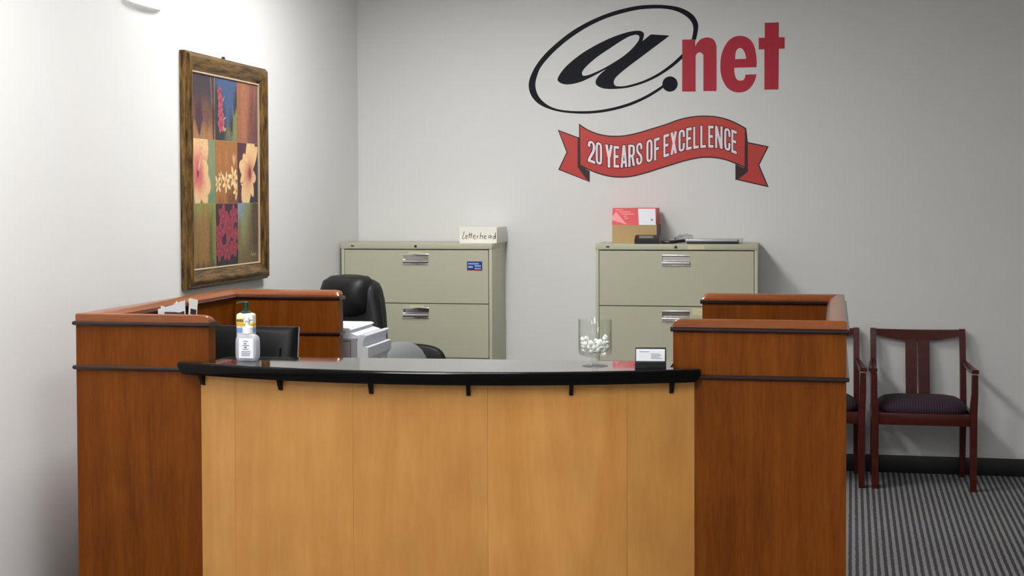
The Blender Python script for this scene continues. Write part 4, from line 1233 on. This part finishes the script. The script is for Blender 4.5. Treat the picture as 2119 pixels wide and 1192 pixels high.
ch = empty('card_holder', (-0.436, 4.22, ZC), 'black plastic card holder on the counter beside the glass bowl', 'card holder', 0.1)
h = B()
h.box(-0.048, 0.048, 0.0, 0.045, 0.0, 0.004)
h.box(-0.048, 0.048, -0.003, 0.0, 0.0, 0.024, 0.001)
h.box(-0.048, 0.048, 0.042, 0.045, 0.0, 0.062, 0.001)
h.build('holder', M['black_plastic'], ch)
B().prism([(0.0, 0.0), (0.0, 0.02), (0.04, 0.062), (0.045, 0.062), (0.045, 0.0)], 'x', 0.046, 0.049).build('side_wall', M['black_plastic'], ch)
B().prism([(0.0, 0.0), (0.0, 0.012), (0.042, 0.03), (0.045, 0.03), (0.045, 0.0)], 'x', -0.049, -0.046).build('side_wall', M['black_plastic'], ch)
box('ridge', M['blackmetal'], ch, -0.045, 0.045, -0.0045, -0.003, 0.016, 0.018)
bc = empty('business_cards', (ch.location.x, ch.location.y, ZC + 0.0045), 'stack of white business cards standing in the black holder', 'cards', 0.1)
cd = box('card', M['white_paper'], bc, -0.0445, 0.0445, 0.006, 0.0064, 0.0, 0.0535)
for k in range(8):
    c2 = cd.copy()
    col.objects.link(c2)
    c2.parent = bc
    c2.location = (0.0003 * ((k * 7) % 5 - 2), 0.0032 * (k + 1), 0.0)
for a, b_, z in ((-0.034, -0.004, 0.047), (0.002, 0.03, 0.04), (0.002, 0.034, 0.0355), (0.002, 0.028, 0.031), (0.002, 0.036, 0.0265)):
    box('printed_line', M['ink_grey'], cd, a, b_, 0.0056, 0.006, z, z + 0.0022)

# ---------------------------------------------------------------- behind the counter
mo = empty('computer_monitor', (-2.02, 4.72, 0.74), 'black computer monitor seen from behind beside the wood partition', 'monitor', -0.06)
MT = Matrix.Translation((0, 0, 0.24)) @ Matrix.Rotation(math.radians(-7), 4, 'X')
# shell: thick back tapering to a recess, built as a loft through depth (y toward the clerk is +)
def mrect(w, hgt, y, zc=0.0):
    return [(-w / 2, y, zc - hgt / 2), (w / 2, y, zc - hgt / 2), (w / 2, y, zc + hgt / 2), (-w / 2, y, zc + hgt / 2)]
b = B().loft([mrect(0.30, 0.2, -0.045, -0.02), mrect(0.40, 0.29, -0.03), mrect(0.445, 0.335, -0.012), mrect(0.452, 0.342, 0.012)])
bmesh.ops.transform(b.bm, matrix=MT, verts=b.bm.verts)
b.build('back_shell', M['monitor_back'], mo)
b = B().box(-0.226, 0.226, 0.0125, 0.024, -0.171, 0.171, 0.003)
bmesh.ops.transform(b.bm, matrix=MT, verts=b.bm.verts)
b.build('bezel', M['silver'], mo)
b = B().box(-0.208, 0.208, 0.0242, 0.025, -0.15, 0.153)
bmesh.ops.transform(b.bm, matrix=MT, verts=b.bm.verts)
b.build('screen', M['screen'], mo)
# raised rib that curves across the back like the photograph's vent line
b = B()
rib = [(-0.21, -0.05), (-0.05, -0.05), (0.1, -0.052), (0.145, -0.04), (0.168, -0.012), (0.178, 0.03), (0.18, 0.09)]
rp = smooth_outline(rib, False, 4)
def ybk(x, z):
    return -0.045 if abs(x) < 0.15 and abs(z + 0.02) < 0.1 else -0.036
b.tube([(x, -0.045 if abs(x) < 0.15 else -0.045 + (abs(x) - 0.15) * 0.3, z) for x, z in rp], 0.004, 6)
bmesh.ops.transform(b.bm, matrix=MT, verts=b.bm.verts)
b.build('vent_rib', M['monitor_back'], mo)
box('stand_neck', M['black_plastic'], mo, -0.035, 0.035, -0.075, -0.045, 0.01, 0.24, bev=0.004)
box('neck_mount', M['black_plastic'], mo, -0.04, 0.04, -0.06, -0.03, 0.19, 0.26, bev=0.004)
B().lathe([(0, 0), (0.115, 0), (0.115, 0.008), (0.1, 0.014), (0, 0.016)], 32, (0, -0.03, 0)).build('stand_base', M['black_plastic'], mo)

# cards and leaflets pinned along the partition
def card(name, y, z, w, hh, m, label, cat, tilt=0.0, mark=None):
    e = empty(name, (-2.3065, y, z), label, cat)
    e.rotation_euler = (tilt, 0, 0)
    box('sheet', M[m], e, 0.0, 0.0012, -w / 2, w / 2, -hh / 2, hh / 2)
    if mark:
        box('printed_mark', M[mark], e, 0.0012, 0.0016, -w * 0.32, w * 0.38, -hh * 0.18, hh * 0.06)
    return e


card('note_card', 4.715, 1.182, 0.13, 0.07, 'white_paper', 'white note card on the partition wall behind a dark tray', 'card', 0.05)
card('photo_card', 4.83, 1.182, 0.095, 0.09, 'white_paper', 'white card with dark printed block on partition wall', 'card', 0.06, 'ink')
card('leaflet', 4.945, 1.185, 0.075, 0.09, 'white_card', 'tilted white leaflet with dark oval print on partition wall', 'leaflet', -0.18, 'ink')
for y, z, rx, what in ((4.7, 1.215, 1.4, 'plain note card'), (4.82, 1.216, 0.5, 'card with dark block'), (4.93, 1.216, 0.3, 'tilted leaflet')):
    e = empty('tape_strip', (-2.3135, y, z), 'small strip of pale tape on the cap edge above the ' + what, 'tape', 0, 'tape strips on the partition')
    b = B().box(0.0, 0.002, -0.006, 0.006, -0.016, 0.014, M=Matrix.Rotation(rx, 4, 'X'))
    b.build('tape', M['label_cream'], e)
lt = empty('letter_tray', (-2.256, 4.72, 0.74), 'dark grey upright letter tray below the partition cards', 'tray')
B().prism([(-0.04, 0.0), (-0.04, 0.462), (0.03, 0.452), (0.14, 0.415), (0.14, 0.0)], 'x', -0.04, 0.0).build('tray_body', plain('dark_grey_plastic', (74, 72, 72), 0.5), lt)
for k in range(3):
    box('slot_lip', M['black_plastic'], lt, 0.0, 0.004, -0.038, 0.13, 0.1 + k * 0.09, 0.106 + k * 0.09)

# printer and its stand
pt = empty('printer_stand', (-2.03, 5.72, 0), 'grey printer stand behind the rear desk partition', 'stand')
box('stand_top', M['worktop'], pt, -0.25, 0.25, -0.22, 0.22, 0.69, 0.72, bev=0.004)
for sx in (-0.22, 0.22):
    for sy in (-0.19, 0.19):
        box('leg', M['blackmetal'], pt, sx - 0.02, sx + 0.02, sy - 0.02, sy + 0.02, 0.0, 0.69)
pr = empty('printer', (-2.0, 5.72, 0.72), 'white desktop printer beside the rear desk partition end', 'printer')
B().prism([(0.165, 0.0), (0.165, 0.285), (0.168, 0.298), (0.174, 0.308), (0.183, 0.314), (0.2, 0.316), (0.204, 0.31), (0.196, 0.298), (0.19, 0.28), (0.192, 0.264), (0.215, 0.262), (0.213, 0.22), (0.196, 0.2), (0.196, 0.12), (0.215, 0.11), (0.215, 0.0)], 'y', -0.17, 0.17).build('front_shell', M['printer_white'], pr, 35)
body = B().prism([(-0.2, 0.0), (-0.2, 0.29), (-0.19, 0.3), (0.1645, 0.3), (0.1645, 0.0)], 'y', -0.172, 0.172).build('side_body', M['printer_grey'], pr)
B().prism([(-0.19, 0.3), (-0.19, 0.335), (-0.18, 0.343), (0.125, 0.343), (0.136, 0.336), (0.126, 0.33), (0.13, 0.322), (0.165, 0.312), (0.165, 0.3)], 'y', -0.165, 0.165).build('scanner_lid', M['printer_white'], pr, 30)
d = B()
for a in ((-0.02, 0.135, 0.17, 0.172), (0.135, 0.137, 0.17, 0.29), (-0.02, 0.135, 0.288, 0.29)):
    d.box(a[0], a[1], -0.1735, -0.172, a[2], a[3])
d.build('hatch_seam', M['gap'], body)
arc = [(0.03 + 0.1 * math.cos(a), 0.135 + 0.06 * math.sin(a)) for a in [math.pi * k / 12 for k in range(13)]]
B().prism(arc, 'x', 0.196, 0.1975).build('tray_opening_shade', plain('recess_shade_grey', (96, 102, 112), 0.5), pr)  # flat arc, the recess's shade is put into its grey colour
B().prism([(0.19, 0.112), (0.19, 0.12), (0.225, 0.135), (0.227, 0.128)], 'y', -0.14, 0.14).build('paper_tray', M['printer_white'], pr)

# ---------------------------------------------------------------- office chairs
def superloop(w, t, yc, z, n=28, ex=0.55, xc=0.0):
    out = []
    for k in range(n):
        a = 2 * math.pi * k / n
        c, s_ = math.cos(a), math.sin(a)
        out.append((xc + w / 2 * math.copysign(abs(c) ** ex, c), yc + t / 2 * math.copysign(abs(s_) ** ex, s_), z))
    return out


def star_base(e, m, rot=0.3):
    for k in range(5):
        a = 2 * math.pi * k / 5 + rot
        c, s_ = math.cos(a), math.sin(a)
        leg = B().tube([(0.03 * c, 0.03 * s_, 0.1), (0.15 * c, 0.15 * s_, 0.095), (0.29 * c, 0.29 * s_, 0.075)], [0.026, 0.022, 0.016], 8).build('base_leg', m, e)
        b = B()
        b.lathe([(0, -0.02), (0.024, -0.02), (0.028, -0.012), (0.028, 0.012), (0.024, 0.02), (0, 0.02)], 14)
        bmesh.ops.transform(b.bm, matrix=Matrix.Translation((0.29 * c, 0.29 * s_, 0.0285)) @ Matrix.Rotation(a, 4, 'Z') @ Matrix.Rotation(math.pi / 2, 4, 'X'), verts=b.bm.verts)
        b.tube([(0.29 * c, 0.29 * s_, 0.03), (0.29 * c, 0.29 * s_, 0.078)], 0.008, 8)
        b.build('caster', M['black_plastic'], leg)
    B().lathe([(0, 0.07), (0.035, 0.07), (0.035, 0.14), (0.026, 0.145), (0.026, 0.3), (0.016, 0.3), (0.016, 0.4), (0, 0.4)], 16).build('gas_lift', m, e)


# executive chair: local -y is the way it faces
oc = empty('office_chair', (-2.405, 6.62, 0), 'black leather high-back office chair in front of the corner file cabinet', 'chair', math.radians(-22))
star_base(oc, M['black_plastic'], 0.43)
B().loft([superloop(0.4, 0.42, 0, 0.4, ex=0.4), superloop(0.44, 0.48, 0, 0.42, ex=0.42), superloop(0.46, 0.5, 0, 0.46, ex=0.45), superloop(0.44, 0.48, 0, 0.505, ex=0.5), superloop(0.4, 0.38, 0, 0.525, ex=0.6)]).build('seat', M['leather'], oc, 60)
Y0 = 0.24
secs = [(0.40, 0.06, 0.0, 0.44), (0.46, 0.12, 0.0, 0.5), (0.5, 0.15, 0.0, 0.6), (0.52, 0.15, 0.01, 0.72), (0.53, 0.145, 0.025, 0.84), (0.5, 0.14, 0.04, 0.95), (0.46, 0.15, 0.05, 1.03), (0.42, 0.16, 0.055, 1.1), (0.38, 0.165, 0.055, 1.155), (0.33, 0.15, 0.06, 1.19), (0.24, 0.11, 0.065, 1.21), (0.1, 0.04, 0.07, 1.216)]
B().loft([superloop(w * 0.87, t, Y0 + y, z * 0.984, ex=0.6) for w, t, y, z in secs]).build('backrest', M['leather'], oc, 70)
# padded head roll laid over the top on the sitting side
B().loft([superloop(0.16, 0.03, Y0 - 0.02, 1.0, ex=0.8), superloop(0.28, 0.11, Y0 - 0.02, 1.025, ex=0.7), superloop(0.29, 0.17, Y0 - 0.015, 1.08, ex=0.7), superloop(0.29, 0.2, Y0 - 0.005, 1.14, ex=0.7), superloop(0.28, 0.19, Y0 + 0.01, 1.185, ex=0.7), superloop(0.22, 0.13, Y0 + 0.02, 1.21, ex=0.75), superloop(0.1, 0.05, Y0 + 0.025, 1.218, ex=0.8)]).build('head_cushion', M['leather'], oc, 70)
for s_ in (-1, 1):
    # side bolster piping
    B().tube([(s_ * 0.218, Y0 + 0.0, 0.55), (s_ * 0.228, Y0 + 0.02, 0.71), (s_ * 0.23, Y0 + 0.03, 0.83), (s_ * 0.217, Y0 + 0.04, 0.935), (s_ * 0.183, Y0 + 0.055, 1.08), (s_ * 0.143, Y0 + 0.06, 1.17)], 0.006, 8).build('piping', M['leather'], oc, 60)
    B().tube([(s_ * 0.222, 0.2, 0.47), (s_ * 0.225, 0.21, 0.58), (s_ * 0.225, 0.16, 0.66), (s_ * 0.225, 0.02, 0.685), (s_ * 0.225, -0.07, 0.67), (s_ * 0.225, -0.09, 0.6), (s_ * 0.222, -0.06, 0.46)], [0.02, 0.022, 0.026, 0.028, 0.026, 0.02, 0.018], 10).build('armrest', M['black_plastic'], oc, 60)
for z in (0.72, 0.93):
    B().tube([(x, Y0 - 0.062 + (0.025 if z > 0.8 else 0.01) - 0.004 + 0.06 * abs(x / 0.25) ** 4, z - 0.02 * (1 - (x / 0.25) ** 2)) for x in [-0.204 + 0.034 * k for k in range(13)]], 0.004, 6).build('seam', M['black_plastic'], oc, 60)
B().tube([(0, 0.1, 0.39), (0, 0.3, 0.42), (0, 0.335, 0.56), (0, 0.335, 0.7)], 0.025, 8).build('back_bracket', M['black_plastic'], oc)

# task chair with grey back
tc_ = empty('task_chair', (-1.70, 6.36, 0), 'grey fabric task chair turned sideways beside the printer', 'chair', math.radians(72))
star_base(tc_, M['black_plastic'])
B().loft([superloop(0.42, 0.4, 0, 0.42, ex=0.45), superloop(0.48, 0.46, 0, 0.44, ex=0.45), superloop(0.48, 0.46, 0, 0.485, ex=0.45), superloop(0.38, 0.36, 0, 0.505, ex=0.55)]).build('seat', M['grey_fabric'], tc_, 60)
secs = [(0.2, 0.05, 0.2, 0.57), (0.34, 0.1, 0.2, 0.59), (0.4, 0.14, 0.205, 0.66), (0.41, 0.15, 0.21, 0.75), (0.4, 0.145, 0.22, 0.82), (0.35, 0.125, 0.226, 0.86), (0.27, 0.1, 0.23, 0.888), (0.16, 0.06, 0.232, 0.906), (0.05, 0.02, 0.233, 0.911)]
B().loft([superloop(w, t, y, z, ex=0.75) for w, t, y, z in secs]).build('backrest', M['grey_fabric'], tc_, 70)
B().tube([(0, 0.1, 0.4), (0, 0.28, 0.42), (0, 0.3, 0.56), (0, 0.29, 0.75)], 0.022, 8).build('back_bracket', M['black_plastic'], tc_)

# low black chair behind it, only the rounded corner of its back shows
lc = empty('low_back_chair', (-2.17, 7.38, 0), 'low black vinyl chair in front of the corner file cabinet', 'chair', math.radians(8))
B().loft([superloop(0.4, 0.4, 0, 0.41, ex=0.4), superloop(0.44, 0.44, 0, 0.43, ex=0.42), superloop(0.44, 0.44, 0, 0.465, ex=0.45), superloop(0.36, 0.36, 0, 0.48, ex=0.5)]).build('seat', M['leather'], lc, 60)
outl = [(-0.2, 0.5), (-0.225, 0.58), (-0.23, 0.7), (-0.225, 0.775), (-0.19, 0.822), (-0.12, 0.845), (0.0, 0.852), (0.12, 0.845), (0.19, 0.822), (0.225, 0.775), (0.23, 0.7), (0.225, 0.58), (0.2, 0.5)]
sm = smooth_outline([(x, z) for x, z in outl], True, 3)
def scaled(k, y):
    return [(x * k, y + 0.03 * (x / 0.23) ** 2 * -1, 0.597 + (z - 0.67) * k) for x, z in sm]
B().loft([scaled(0.9, 0.165), scaled(0.98, 0.172), scaled(1.0, 0.19), scaled(0.98, 0.21), scaled(0.9, 0.22)]).build('backrest', M['leather'], lc, 60)
for sx in (-1, 1):
    B().tube([(sx * 0.19, -0.19, 0.0), (sx * 0.18, -0.17, 0.42)], 0.012, 8).build('leg', M['blackmetal'], lc)
    B().tube([(sx * 0.19, 0.21, 0.0), (sx * 0.18, 0.17, 0.42), (sx * 0.17, 0.185, 0.62)], 0.012, 8).build('leg', M['blackmetal'], lc)

# ---------------------------------------------------------------- guest chairs
def guest_chair(loc, label):
    e = empty('guest_chair', loc, label, 'chair')
    W = 0.262
    wd = M['chair_wood']
    for s_ in (-1, 1):
        # front leg rising to carry the arm, bowed outward near the top
        sec = [(0.0, -0.195, 0.034, 0.034), (0.36, -0.195, 0.038, 0.04), (0.43, -0.195, 0.038, 0.042), (0.54, -0.197, 0.034, 0.038), (0.64, -0.2, 0.032, 0.034)]
        b = B()
        L = []
        for z, y, w, d_ in sec:
            xo = s_ * (W + (0.006 if z > 0.5 else 0.0))
            L.append([(xo - w / 2, y - d_ / 2, z), (xo + w / 2, y - d_ / 2, z), (xo + w / 2, y + d_ / 2, z), (xo - w / 2, y + d_ / 2, z)])
        b.loft(L).build('front_leg', wd, e)
        b = B()
        L = []
        for z, y, w, d_ in [(0.0, 0.205, 0.03, 0.034), (0.36, 0.17, 0.034, 0.045), (0.45, 0.168, 0.034, 0.045), (0.65, 0.185, 0.033, 0.036), (0.855, 0.222, 0.033, 0.028)]:
            L.append([(s_ * (W - 0.012) - w / 2, y - d_ / 2, z), (s_ * (W - 0.012) + w / 2, y - d_ / 2, z), (s_ * (W - 0.012) + w / 2, y + d_ / 2, z), (s_ * (W - 0.012) - w / 2, y + d_ / 2, z)])
        b.loft(L).build('back_leg', wd, e)
        # arm: flat board, wide at the front, scooped
        b = B()
        L = []
        for y, z, w, xo in [(0.17, 0.67, 0.022, -0.006), (0.1, 0.664, 0.028, 0.0), (0.0, 0.655, 0.036, 0.006), (-0.1, 0.652, 0.042, 0.01), (-0.19, 0.66, 0.042, 0.008), (-0.222, 0.662, 0.036, 0.007)]:
            xc = s_ * (W + xo)
            L.append([(xc - w / 2, y, z - 0.011), (xc + w / 2, y, z - 0.011), (xc + w / 2, y, z + 0.008), (xc + w * 0.3, y, z + 0.011), (xc - w * 0.3, y, z + 0.011), (xc - w / 2, y, z + 0.008)])
        b.loft(L).build('arm', wd, e, 40)
        box('side_rail', wd, e, s_ * W - 0.011, s_ * W + 0.011, -0.176, 0.148, 0.362, 0.42, bev=0.002)
    box('front_rail', wd, e, -W + 0.019, W - 0.019, -0.207, -0.183, 0.358, 0.423, bev=0.003)
    box('back_rail', wd, e, -W + 0.03, W - 0.03, 0.16, 0.182, 0.362, 0.42, bev=0.002)
    # top rail: bowed back in plan, deeper in the middle
    b = B()
    L = []
    for k in range(17):
        u = -1 + 2 * k / 16
        x = u * (W - 0.0285)
        y = 0.218 + 0.012 * (1 - u * u)
        zt = 0.851 - 0.004 * (1 - u * u)
        zb = 0.815 - 0.034 * (1 - u * u)
        L.append([(x, y - 0.011, zb), (x, y + 0.011, zb), (x, y + 0.014, zt), (x, y - 0.008, zt)])
    b.loft(L).build('top_rail', wd, e, 40)
    for s_ in (-1, 1):
        b = B()
        L = []
        for z, y in ((0.4, 0.176), (0.5, 0.185), (0.65, 0.204), (0.79, 0.226)):
            L.append([(s_ * 0.0365 - 0.031, y - 0.007, z), (s_ * 0.0365 + 0.031, y - 0.007, z), (s_ * 0.0365 + 0.031, y + 0.007, z), (s_ * 0.0365 - 0.031, y + 0.007, z)])
        b.loft(L).build('back_splat', wd, e)
    # domed upholstered seat
    b = B()
    L = []
    for z, sc in ((0.4235, 0.97), (0.436, 1.0), (0.452, 0.985), (0.468, 0.94), (0.482, 0.84), (0.491, 0.66), (0.496, 0.4), (0.498, 0.12)):
        L.append(superloop(0.485 * sc, 0.365 * sc, -0.012, z, 36, 0.42))
    b.loft(L).build('seat_cushion', M['seat'], e, 60)
    return e


guest_chair((0.714, 7.918, 0), 'mahogany guest chair with two flat splats standing clear of the desk')
guest_chair((0.118, 7.918, 0), 'mahogany guest chair half hidden behind the cherry desk partition')
